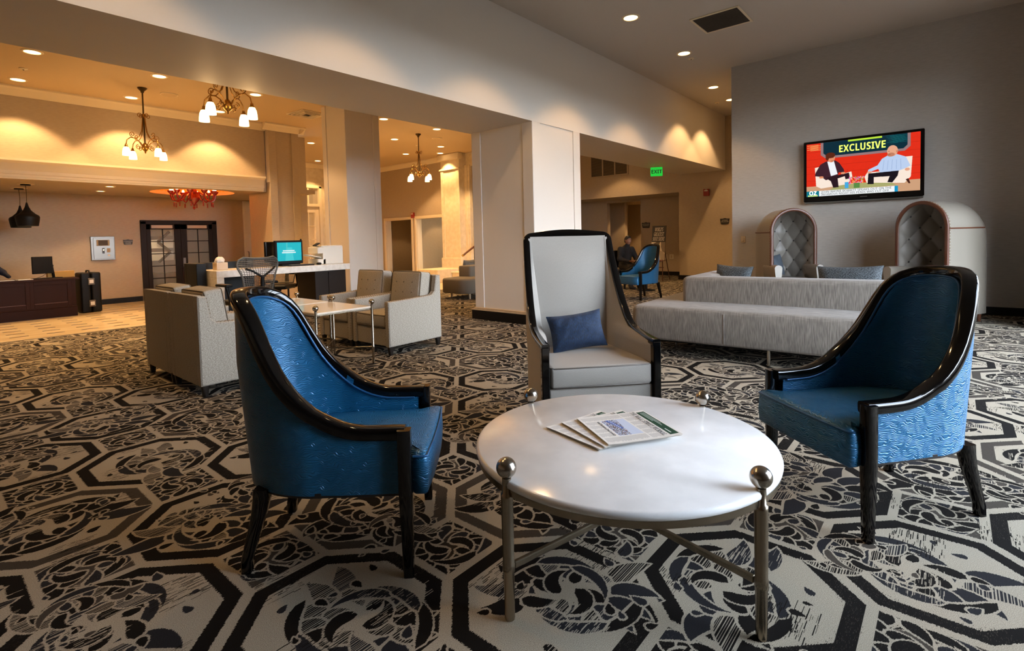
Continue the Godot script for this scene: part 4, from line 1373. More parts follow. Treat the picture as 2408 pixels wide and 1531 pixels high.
func tall_chair() -> void:
	var t := thing("high_back_chair", "tall pale linen armchair with glossy black frame behind the round table", "chair", Vector3(2.873, 0, -1.725), -0.735)
	var ys := [0.66, 0.668, 0.70, 0.81, 0.94, 1.07, 1.2, 1.325]
	var zs := [0.05, -0.17, -0.38, -0.52, -0.62, -0.70, -0.768, -0.818]
	var rail_z := func(y: float) -> float:
		if y <= 0.661: return 0.04
		return table_value(ys, zs, y)
	var half := func(y: float) -> float: return 0.362 - 0.034 * clampf((y - 0.66) / 0.7, 0.0, 1.0)
	var back_z := func(y: float) -> float: return -0.60 - 0.21 * clampf((y - 0.5) / 0.87, 0.0, 1.0)
	# rail
	var left := []
	for k in 41:
		var f := float(k) / 40 * 7.0
		var i := mini(int(f), 6)
		var g := f - i
		var y := cubic_interpolate(ys[i], ys[i + 1], ys[maxi(i - 1, 0)], ys[mini(i + 2, 7)], g)
		var z := cubic_interpolate(zs[i], zs[i + 1], zs[maxi(i - 1, 0)], zs[mini(i + 2, 7)], g)
		left.append(Vector3(-half.call(y), y, z))
	for k in range(1, 9):
		var w := PI / 2 * k / 8
		left.append(Vector3(-0.328 + 0.045 * (1 - cos(w)), 1.325 + 0.036 * sin(w), -0.818 - 0.018 * sin(w)))
	for k in range(1, 8):
		var f := float(k) / 8
		left.append(Vector3(-0.283 * (1 - f), 1.361 + 0.022 * sin(f * PI / 2), -0.836 - 0.024 * sin(f * PI / 2)))
	var path := left.duplicate()
	path.append(Vector3(0, 1.383, -0.861))
	var mir := left.duplicate()
	mir.reverse()
	for p in mir: path.append(Vector3(-p.x, p.y, p.z))
	var sides := []
	var ups := []
	var n := path.size()
	for k in n:
		var d: Vector3 = (path[mini(k + 1, n - 1)] - path[maxi(k - 1, 0)]).normalized()
		var c := Vector3(0, 0.5, -2.0)
		var u := Vector3(0, 0.35, 1.0)
		if path[k].y < 0.8: u = Vector3(0, 1, 0.25)
		var s := d.cross(u).normalized()
		sides.append(s)
		ups.append(s.cross(d).normalized())
	var sec := []
	for c in [[0.017, 0.013, 0.0], [-0.017, 0.013, PI / 2], [-0.017, -0.013, PI], [0.017, -0.013, 1.5 * PI]]:
		for k in 3: sec.append(Vector2(c[0], c[1]) + Vector2.from_angle(c[2] + PI / 4 * k) * 0.009)
	part("frame_rail", Shape.new().sweep(path, sides, ups, sec), M.lacquer, t, "glossy black frame rail")
	# inner upholstery
	var fwd := func(u: float, v: float) -> Vector3: return Vector3.BACK
	var ib := func(u: float, v: float) -> Vector3:
		var y := lerpf(0.48, 1.358, v)
		var w := lerpf(0.238, 0.303, v)
		var x := lerpf(-w, w, u)
		return Vector3(x, y, back_z.call(y) - 0.012 * (1.0 - pow(x / w, 2.0)) * (1.0 if y > 1.2 else 0.0) + 0.018 * sin(PI * u) * sin(PI * clampf(v, 0, 1)))
	part("inner_back", Shape.new().grid(ib, 16, 20, fwd), M.linen, t, "pale linen inner back")
	for s in [-1.0, 1.0]:
		var wing := func(u: float, v: float) -> Vector3:
			var y := lerpf(0.48, 1.346, v)
			var w := lerpf(0.238, 0.303, (y - 0.48) / 0.892)
			var a := Vector3(s * w, y, back_z.call(y))
			var b := Vector3(s * (half.call(y) - 0.012), y, maxf(rail_z.call(y), back_z.call(y) + 0.004))
			var p := a.lerp(b, u)
			p.x -= s * 0.012 * sin(PI * u)
			return p
		var wn := func(u: float, v: float) -> Vector3: return Vector3(-s, 0, 0.3)
		part("wing", Shape.new().grid(wing, 10, 24, wn), M.linen, t, "pale linen wing")
		var osd := func(u: float, v: float) -> Vector3:
			var y := lerpf(0.2, 1.346, v)
			var zf: float = rail_z.call(y) if y > 0.66 else 0.02
			var zb: float = back_z.call(y) - 0.06
			return Vector3(s * (half.call(y) + 0.004), y, lerpf(minf(zb, zf - 0.002), zf, u))
		var on := func(u: float, v: float) -> Vector3: return Vector3(s, 0, 0)
		part("outer_side", Shape.new().grid(osd, 10, 24, on), M.linen, t)
		part("front_leg", Shape.new().bx(Vector3(s * 0.365 - 0.025, 0, 0.0), Vector3(s * 0.365 + 0.025, 0.665, 0.055), 0.005), M.lacquer, t, "glossy black front post")
		part("rear_leg", Shape.new().skin([[Vector3(s * 0.30 - 0.02, 0, -0.70), Vector3(s * 0.30 + 0.02, 0, -0.70), Vector3(s * 0.30 + 0.02, 0, -0.66), Vector3(s * 0.30 - 0.02, 0, -0.66)], [Vector3(s * 0.30 - 0.03, 0.22, -0.64), Vector3(s * 0.30 + 0.03, 0.22, -0.64), Vector3(s * 0.30 + 0.03, 0.22, -0.58), Vector3(s * 0.30 - 0.03, 0.22, -0.58)]]), M.lacquer, t)
	var ob := func(u: float, v: float) -> Vector3:
		var y := lerpf(0.2, 1.366, v)
		var w: float = half.call(y) + 0.004
		return Vector3(lerpf(-w, w, u), y, back_z.call(y) - 0.06)
	var bn := func(u: float, v: float) -> Vector3: return Vector3.FORWARD
	part("outer_back", Shape.new().grid(ob, 6, 12, bn), M.linen, t)
	part("seat_base", Shape.new().soft(Vector3(0, 0.295, -0.285), Vector3(0.68, 0.19, 0.63), 0.012), M.linen, t)
	part("seat_cushion", Shape.new().soft(Vector3(0, 0.462, -0.285), Vector3(0.662, 0.135, 0.66), 0.02, Vector3(0, 0.02, 0.012), Transform3D(), 8), M.linen, t, "pale linen seat cushion")
	for y in [0.523, 0.402]:
		part("piping", Shape.new().tube([Vector3(-0.325, y, -0.3), Vector3(-0.327, y, 0.02), Vector3(-0.31, y, 0.042), Vector3(0, y, 0.046), Vector3(0.31, y, 0.042), Vector3(0.327, y, 0.02), Vector3(0.325, y, -0.3)], 0.005, 6), M.welt_linen, t)
	# its cushion
	var pl := xf(Vector3(2.873, 0, -1.725), -0.735) * xf(Vector3(-0.045, 0.675, -0.40), 0.05, -0.32, 0.10)
	var c := solo("throw_pillow", pillow(0.41, 0.27, 0.13, 4), M.navy, "small navy velvet pillow on the tall linen armchair", "pillow")
	c.transform = pl

func pillow(w: float, h: float, d: float, seedv := 1) -> Shape:
	var nz := FastNoiseLite.new()
	nz.seed = seedv
	nz.frequency = 7.0
	var sh := Shape.new()
	for s in [-1.0, 1.0]:
		var f := func(u: float, v: float) -> Vector3:
			var a := u * 2 - 1
			var b := v * 2 - 1
			var e := (1.0 - a * a) * (1.0 - b * b)
			# sides draw in between the pointed corners
			var x := a * w * 0.5 * (1.0 - 0.07 * (1.0 - b * b))
			var y := b * h * 0.5 * (1.0 - 0.10 * (1.0 - a * a))
			return Vector3(x, y, s * (0.004 + d * 0.5 * pow(e, 0.42)) + (0.012 * nz.get_noise_2d(x * 2.0, y * 2.0) if e > 0.0 else 0.0))
		var o := func(u: float, v: float) -> Vector3: return Vector3(0, 0, s)
		sh.grid(f, 18, 14, o)
	return sh

func round_table() -> void:
	var c := Vector3(1.92, 0, -1.058)
	var t := thing("coffee_table", "round white marble coffee table on four nickel legs with ball finials", "table", c, 0.567)
	# legs stand at the corners of a square
	var prof := []
	for k in 65: pass
	part("table_top", Shape.new().lathe([Vector2(0, 0.475), Vector2(0.598, 0.475), Vector2(0.606, 0.481), Vector2(0.608, 0.492), Vector2(0.604, 0.502), Vector2(0.596, 0.506), Vector2(0, 0.506)], 96), M.marble, t, "white marble top")
	part("rim_band", Shape.new().lathe([Vector2(0.588, 0.452), Vector2(0.60, 0.452), Vector2(0.60, 0.476), Vector2(0.588, 0.476), Vector2(0.588, 0.452)], 96), M.nickel, t, "brushed nickel rim")
	for sx in [-1.0, 1.0]:
		for sz in [-1.0, 1.0]:
			var p := Vector3(sx * 0.4145, 0, sz * 0.4145)
			var lg := part("leg", Shape.new().lathe([Vector2(0, 0), Vector2(0.017, 0.002), Vector2(0.0185, 0.01), Vector2(0.02, 0.175), Vector2(0.0225, 0.178), Vector2(0.0225, 0.205), Vector2(0.0205, 0.21), Vector2(0.022, 0.44), Vector2(0.0225, 0.455), Vector2(0.0165, 0.46), Vector2(0.0165, 0.512), Vector2(0.0, 0.512)], 20, xf(p * 1.02)), M.nickel, t)
			part("ball_finial", Shape.new().ball(p * 1.02 + Vector3(0, 0.548, 0), 0.036, 28), M.chrome, lg, "polished ball finial")
	for s in [-1.0, 1.0]:
		var b := Basis(Vector3.UP, s * PI / 4)
		part("stretcher", Shape.new().box(Vector3.ZERO, Vector3(1.15, 0.024, 0.018), 0.003, Transform3D(b, Vector3(0, 0.19 + 0.001 * s, 0))), M.nickel, t, "flat crossing stretcher")

func newspapers() -> void:
	var r := RandomNumberGenerator.new()
	r.seed = 5
	var pm := mat(Color.WHITE, 0.85)
	pm.albedo_texture = img_tex(page_image(r))
	# centre, turn, height, label
	var rows := [
		[Vector3(1.93, 0.508, -1.17), -1.80, "lowest newspaper of the fanned pile, sticking out at the left"],
		[Vector3(1.965, 0.5145, -1.12), -1.98, "middle newspaper of the fanned pile on the marble table"],
		[Vector3(1.992, 0.5215, -1.07), -2.164, "topmost newspaper with green banner and colour picture on the marble table"]]
	for k in 3:
		var t := thing("newspaper", rows[k][2], "newspaper", rows[k][0], rows[k][1], "newspapers fanned on the round table")
		for l in 3:
			var bend := 0.004 * l
			var f := func(u: float, v: float) -> Vector3:
				return Vector3(lerpf(-0.16, 0.16 + bend, u), 0.0006 + 0.0018 * l + 0.004 * pow(absf(v - 0.5) * 2.0, 3.0) * (0.4 + 0.2 * l) + (0.003 * u if l == 2 else 0.0), lerpf(-0.165 - bend * 0.5, 0.165, v))
			var up := func(_u: float, _v: float) -> Vector3: return Vector3.UP
			var sh := Shape.new().grid(f, 6, 10, up, 1.0, 1.0)
			part("front_page" if l == 2 else "folded_sheet", sh, pm if l == 2 else M.paper_page, t)
		part("fold", Shape.new().bx(Vector3(-0.158, 0.0002, -0.162), Vector3(0.156, 0.0016, 0.162)), M.paper_page, t)
		var tx := Transform3D(Basis(Vector3.RIGHT, -PI / 2), Vector3(0, 0.0077 + 0.0005, -0.101))
		text("THE WALL STREET JOURNAL", 0.03, M.ink, t, tx, "masthead", "Droid Serif", 400, 0.0, 0.0004, 1.0, 0.29)
		text("Small Businesses Tread Carefully", 0.016, M.ink, t, Transform3D(Basis(Vector3.RIGHT, -PI / 2), Vector3(0, 0.0072, 0.095)), "headline", "Droid Serif", 400, 0.0, 0.0004, 1.0, 0.17)

func sofa() -> void:
	var t := thing("island_sofa", "long grey velvet island sofa with low back and chrome legs", "sofa", Vector3(5.45, 0, -2.86), 0.045)
	var len := 2.62
	part("seat", Shape.new().slab(round_rect(0, 1.75, 0, len, 0.11, 6), [Vector2(0.17, 0.03), Vector2(0.18, 0.01), Vector2(0.2, 0.0), Vector2(0.36, -0.008), Vector2(0.50, 0.0), Vector2(0.525, 0.012), Vector2(0.54, 0.04), Vector2(0.545, 0.08)], 0.02), M.velvet, t, "grey velvet seat block")
	part("backrest", Shape.new().slab(round_rect(0.52, 0.82, 0.42, len + 0.12, 0.07, 6), [Vector2(0.545, 0.0), Vector2(0.79, 0.0), Vector2(0.825, 0.012), Vector2(0.845, 0.04), Vector2(0.85, 0.07)], 0.004), M.velvet, t, "grey velvet back block")
	part("side_back", Shape.new().slab(round_rect(0.8, 1.7, 0.42, 0.72, 0.07, 6), [Vector2(0.545, 0.0), Vector2(0.79, 0.0), Vector2(0.825, 0.012), Vector2(0.845, 0.04), Vector2(0.85, 0.07)], 0.004), M.velvet, t)
	part("seam", Shape.new().tube([Vector3(-0.007, 0.2, 1.05), Vector3(-0.009, 0.36, 1.05), Vector3(-0.003, 0.51, 1.05)], 0.004, 6), M.velvet, t)
	part("plinth", Shape.new().bx(Vector3(0.2, 0.12, 0.2), Vector3(1.6, 0.172, len - 0.2)), M.black, t)
	for p in [Vector2(0.5, 0.35), Vector2(0.08, 1.46), Vector2(0.08, 2.5), Vector2(1.6, 0.35), Vector2(1.6, 1.38), Vector2(1.6, 2.5)]:
		part("leg", Shape.new().lathe([Vector2(0, 0), Vector2(0.018, 0), Vector2(0.018, 0.172), Vector2(0, 0.172)], 12, xf(Vector3(p.x, 0, p.y))), M.chrome, t)
	var a := solo("throw_pillow", pillow(0.46, 0.32, 0.13, 7), M.scale_cloth, "grey patterned pillow on the island sofa, at the far left", "pillow", "patterned pillows on the island sofa")
	a.transform = xf(Vector3(6.62, 0.80, -2.07), -PI / 2 - 0.12, -0.32, -0.05)
	var b := solo("throw_pillow", pillow(0.62, 0.34, 0.15, 9), M.scale_cloth, "long grey patterned pillow on the island sofa, before the side table", "pillow", "patterned pillows on the island sofa")
	b.transform = xf(Vector3(6.66, 0.80, -0.86), -PI / 2, -0.32, 0.03)

func porter_chair(called: String, label: String, at: Vector3, turn: float) -> Node3D:
	# hooded chair; local front plane z = 0, facing +z
	var t := thing(called, label, "chair", at, turn, "hooded porter chairs under the television")
	var W := 0.375
	var D := 0.80
	var spring := 1.37
	var arch := func(u: float, w: float, sp: float) -> Vector2:
		# u 0..1 from foot left, over the top, to foot right
		var leg := sp - 0.12
		var arc := PI * w
		var s := u * (2 * leg + arc)
		if s < leg: return Vector2(-w, 0.12 + s)
		if s < leg + arc:
			var a := PI - (s - leg) / w
			return Vector2(cos(a) * w, sp + sin(a) * w)
		return Vector2(w, 0.12 + leg - (s - leg - arc) + (sp - 0.12) - leg)
	var outer := func(u: float, v: float) -> Vector3:
		var d := v * D
		var k := 0.0
		if d > 0.48: k = 0.32 - sqrt(maxf(0.0, 0.32 * 0.32 - pow(d - 0.48, 2.0)))
		var p: Vector2 = arch.call(u, W - 0.15 * k, spring - k * 0.85)
		return Vector3(p.x, p.y, -d)
	var on := func(u: float, _v: float) -> Vector3:
		var p: Vector2 = arch.call(u, W, spring)
		return Vector3(p.x, maxf(0.0, p.y - spring), 0)
	part("hood_shell", Shape.new().grid(outer, 60, 14, on), M.hide, t, "pale hide outer shell")
	var rear := Shape.new()
	rear.smooth()
	for k in 60:
		rear.tri(Vector3(0, 0.9, -D), outer.call(k / 60.0, 1.0), outer.call((k + 1) / 60.0, 1.0), Vector3.FORWARD)
	part("rear_panel", rear, M.hide, t)
	# tufted lining: one hollow sheet, side to back to side, closing in a dome
	var Wi := 0.325
	var hollow := func(arc: float, y: float, deep: float) -> Vector3:
		var ph := arc / 0.42
		var k := 1.0
		if y > spring: k = sqrt(maxf(0.0, 1.0 - pow((y - spring) / (Wi + 0.02), 2.0)))
		return Vector3(-cos(ph) * (Wi - deep) * k, y, -sin(ph) * (0.55 - deep) * (0.25 + 0.75 * k) * 1.0)
	var lining := func(u: float, v: float) -> Vector3:
		var arc := u * PI * 0.42
		var y := 0.42 + 1.285 * (1.0 - pow(1.0 - v, 1.25))
		var a := arc / 0.132 + y / 0.17
		var b := arc / 0.132 - y / 0.17
		var puff := 0.034 * pow(absf(sin(a * PI / 2) * sin(b * PI / 2)), 0.55)
		return hollow.call(arc, y, puff * smoothstep(0.0, 0.06, u) * smoothstep(1.0, 0.94, u))
	var ln := func(u: float, v: float) -> Vector3:
		var ph := u * PI
		return Vector3(cos(ph), -0.6 if v > 0.85 else 0.0, sin(ph))
	part("tufted_lining", Shape.new().grid(lining, 90, 100, ln), M.tuft, t, "deep buttoned grey lining")
	var bt := Shape.new().ball(Vector3.ZERO, 0.014, 8).done()
	for j in range(3, 10):
		for i in range(0, 6):
			var arc := (2 * i + (j % 2)) * 0.132
			var y := j * 0.17
			if arc < 0.1 or arc > 1.22 or y > 1.62: continue
			var o := part("button", bt, M.button, t)
			o.position = hollow.call(arc, y, 0.004)
	# walnut arch and the nailed edge
	var path := []
	for k in 61:
		var p: Vector2 = arch.call(k / 60.0, W - 0.022, spring)
		path.append(Vector3(p.x, p.y, 0.0))
	var sides := []
	var ups := []
	for k in 61:
		var d: Vector3 = (path[mini(k + 1, 60)] - path[maxi(k - 1, 0)]).normalized()
		sides.append(d.cross(Vector3.BACK).normalized())
		ups.append(Vector3.BACK)
	part("arch_frame", Shape.new().sweep(path, sides, ups, [Vector2(0.026, -0.012), Vector2(0.026, 0.008), Vector2(0.018, 0.016), Vector2(-0.018, 0.016), Vector2(-0.026, 0.008), Vector2(-0.026, -0.012)]), M.walnut, t, "curved walnut arch frame")
	var nails := Shape.new()
	for k in 90:
		var p: Vector2 = arch.call(k / 89.0, W + 0.002, spring)
		nails.ball(Vector3(p.x, p.y, -0.03), 0.006, 6)
	var nn := part("nail_trim", nails, M.nail, t)
	nn.set_meta("kind", "stuff")
	for s in [-1.0, 1.0]:
		part("side_band", Shape.new().bx(Vector3(s * (W - 0.006), spring - 0.035, -D + 0.12), Vector3(s * (W + 0.006), spring - 0.015, -0.02), 0.003), M.walnut, t)
		# rolled arm
		var sec := []
		for k in 14:
			var w := PI * 1.15 * k / 13 - 0.25
			sec.append(Vector2(cos(w) * 0.062, 0.74 + sin(w) * 0.055))
		sec.append(Vector2(-0.04, 0.5)); sec.append(Vector2(0.04, 0.5))
		var r0 := []
		var r1 := []
		for q in sec:
			r0.append(Vector3(s * 0.33 + q.x, q.y, -0.3))
			r1.append(Vector3(s * 0.33 + q.x, q.y, 0.22))
		var am := Shape.new().skin([r0, r1])
		part("rolled_arm", am, M.hide, t, "pale hide rolled arm")
		part("leg", Shape.new().lathe([Vector2(0, 0), Vector2(0.02, 0), Vector2(0.03, 0.13), Vector2(0, 0.13)], 12, xf(Vector3(s * 0.3, 0, 0.15))), M.walnut, t)
		part("leg", Shape.new().lathe([Vector2(0, 0), Vector2(0.02, 0), Vector2(0.03, 0.13), Vector2(0, 0.13)], 12, xf(Vector3(s * 0.3, 0, -0.7))), M.walnut, t)
	part("seat_base", Shape.new().soft(Vector3(0, 0.27, -0.17), Vector3(0.70, 0.3, 0.76), 0.03), M.hide, t)
	part("seat_cushion", Shape.new().soft(Vector3(0, 0.48, -0.16), Vector3(0.60, 0.14, 0.74), 0.05, Vector3(0, 0.02, 0.01)), M.tuft, t)
	return t

func tweed_chair(label: String, at: Vector3, turn: float) -> Node3D:
	var t := thing("tweed_armchair", label, "chair", at, turn, "grey tweed armchairs with nailhead trim")
	var prof := [Vector2(0.40, 0.10), Vector2(0.40, 0.635), Vector2(0.05, 0.645), Vector2(-0.27, 0.66), Vector2(-0.315, 0.70), Vector2(-0.35, 0.90), Vector2(-0.42, 0.905), Vector2(-0.42, 0.10)]
	for s in [-1.0, 1.0]:
		part("arm_panel", Shape.new().plate(prof, s * 0.30, s * 0.385, 0.012), M.tweed, t, "tweed side panel")
		var nl := Shape.new()
		for k in 16: nl.ball(Vector3(s * 0.374, 0.13 + 0.032 * k, 0.401), 0.0055, 5)
		for k in 16: nl.ball(Vector3(s * 0.312, 0.13 + 0.032 * k, 0.401), 0.0055, 5)
		for k in 20: nl.ball(Vector3(s * 0.374, 0.637 + 0.0011 * k, 0.375 - 0.032 * k), 0.0055, 5)
		for k in 20: nl.ball(Vector3(s * 0.312, 0.637 + 0.0011 * k, 0.375 - 0.032 * k), 0.0055, 5)
		for k in 6: nl.ball(Vector3(s * 0.374, 0.71 + 0.034 * k, -0.315 - 0.006 * k), 0.0055, 5)
		var o := part("nail_trim", nl, M.nail, t)
		o.set_meta("kind", "stuff")
		for z in [0.36, -0.38]:
			var rings := []
			for l in [[0.0, 0.018], [0.105, 0.028]]:
				rings.append([Vector3(s * 0.345 - l[1], l[0], z - l[1]), Vector3(s * 0.345 + l[1], l[0], z - l[1]), Vector3(s * 0.345 + l[1], l[0], z + l[1]), Vector3(s * 0.345 - l[1], l[0], z + l[1])])
			part("leg", Shape.new().skin(rings), M.leg_dark, t, "dark tapered leg")
	part("front_rail", Shape.new().bx(Vector3(-0.30, 0.10, 0.30), Vector3(0.30, 0.32, 0.385), 0.01), M.tweed, t)
	part("outer_back", Shape.new().plate([Vector2(-0.36, 0.905), Vector2(-0.42, 0.905), Vector2(-0.42, 0.10), Vector2(-0.30, 0.10)], -0.30, 0.30, 0.01), M.tweed, t, "tweed outer back")
	part("seat_cushion", Shape.new().soft(Vector3(0, 0.40, 0.06), Vector3(0.595, 0.155, 0.68), 0.03, Vector3(0, 0.02, 0.01)), M.tweed, t, "tweed seat cushion")
	for y in [0.468, 0.332]:
		part("piping", Shape.new().tube([Vector3(-0.295, y, 0.3), Vector3(-0.29, y, 0.395), Vector3(0, y, 0.405), Vector3(0.29, y, 0.395), Vector3(0.295, y, 0.3)], 0.005, 6), M.tweed_dark, t)
	var ct := xf(Vector3(0, 0.70, -0.225), 0, -0.14)
	var cu := part("back_cushion", Shape.new().soft(Vector3.ZERO, Vector3(0.585, 0.50, 0.17), 0.03, Vector3(0, 0.008, 0.03), ct), M.tweed, t, "button tufted back cushion")
	for z in [0.075, -0.075]:
		var pp := []
		for q in round_rect(-0.29, 0.29, -0.247, 0.247, 0.03, 3): pp.append(ct * Vector3(q.x, q.y, z))
		part("piping", Shape.new().tube(pp, 0.0045, 6, true), M.tweed_dark, cu)
	for i in 3:
		for j in 3: part("button", Shape.new().ball(ct * Vector3(-0.16 + 0.16 * i, -0.15 + 0.13 * j, 0.108 - 0.01 * absf(i - 1)), 0.011, 8), M.tweed_dark, cu)
	return t

func square_table(label: String, at: Vector3) -> void:
	var t := thing("square_table", label, "table", at, 0.0, "square cream tables with ball finials")
	part("table_top", Shape.new().box(Vector3(0, 0.63, 0), Vector3(0.66, 0.022, 0.80), 0.004), M.cream_top, t, "glossy cream top")
	part("rim_band", Shape.new().box(Vector3(0, 0.612, 0), Vector3(0.645, 0.016, 0.785), 0.003), M.nickel, t)
	for sx in [-1.0, 1.0]:
		for sz in [-1.0, 1.0]:
			var p := Vector3(sx * 0.332, 0, sz * 0.402)
			var l := part("leg", Shape.new().lathe([Vector2(0, 0), Vector2(0.014, 0.002), Vector2(0.0145, 0.17), Vector2(0.017, 0.175), Vector2(0.017, 0.195), Vector2(0.0145, 0.2), Vector2(0.0145, 0.66), Vector2(0, 0.66)], 14, xf(p)), M.nickel, t)
			part("ball_finial", Shape.new().ball(p + Vector3(0, 0.69, 0), 0.031, 18), M.chrome, l)
	part("stretcher", Shape.new().tube([Vector3(-0.332, 0.185, -0.402), Vector3(0.332, 0.185, 0.402)], 0.008, 8), M.nickel, t)
	part("stretcher", Shape.new().tube([Vector3(-0.332, 0.188, 0.402), Vector3(0.332, 0.188, -0.402)], 0.008, 8), M.nickel, t)
	part("centre_ball", Shape.new().ball(Vector3(0, 0.19, 0), 0.026, 14), M.chrome, t)

func furniture() -> void:
	var c := blue_chair("blue embossed barrel chair at the left, its side turned to the round table", Vector3(1.272, 0, -2.118), 0.7395)
	dup(c, "blue embossed barrel chair at the right of the round table, by the window side", Vector3(3.105, 0, -0.30), -2.262)
	dup(c, "small far blue barrel chair near the easel sign", Vector3(10.24, 0, -5.1), -1.89)
	round_table()
	newspapers()
	tall_chair()
	sofa()
	porter_chair("porter_chair", "hooded porter chair with grey pillow, left of the side table", Vector3(9.815, 0, -2.07), -PI / 2 + 0.61)
	porter_chair("porter_chair", "hooded porter chair right of the side table, its hide side showing", Vector3(9.565, 0, -0.36), -PI / 2 - 0.61)
	var gp := solo("throw_pillow", pillow(0.40, 0.38, 0.13, 12), M.grey_cloth, "blue grey pillow leaning inside the left hooded chair", "pillow")
	gp.transform = xf(Vector3(9.98, 0.76, -2.40), -PI / 2 + 1.15, -0.2, 0.08)
	# tweed set round the square tables
	var a := tweed_chair("grey tweed armchair facing left with side to us, nearer of the right pair", Vector3(4.06, 0, -5.42), -PI / 2)
	dup(a, "grey tweed armchair facing left, farther of the right pair", Vector3(4.06, 0, -6.22), -PI / 2)
	dup(a, "grey tweed armchair seen from its back, nearer of the left pair", Vector3(2.08, 0, -5.44), PI / 2)
	dup(a, "grey tweed armchair seen from its back, farther of the left pair", Vector3(2.08, 0, -6.24), PI / 2)
	square_table("nearer square cream table between the tweed armchairs", Vector3(3.006, 0, -5.30))
	square_table("farther square cream table between the tweed armchairs", Vector3(3.006, 0, -6.17))
	# dark side table under the television
	var st := thing("side_table", "dark wooden side table between the two hooded chairs", "table", Vector3(10.05, 0, -1.25))
	part("table_top", Shape.new().box(Vector3(0, 0.70, 0), Vector3(0.55, 0.04, 0.62), 0.008), M.walnut, st)
	for sx in [-1.0, 1.0]:
		for sz in [-1.0, 1.0]: part("leg", Shape.new().box(Vector3(sx * 0.23, 0.34, sz * 0.27), Vector3(0.04, 0.68, 0.04), 0.004), M.walnut, st)
	part("shelf", Shape.new().box(Vector3(0, 0.2, 0), Vector3(0.48, 0.03, 0.55), 0.005), M.walnut, st)
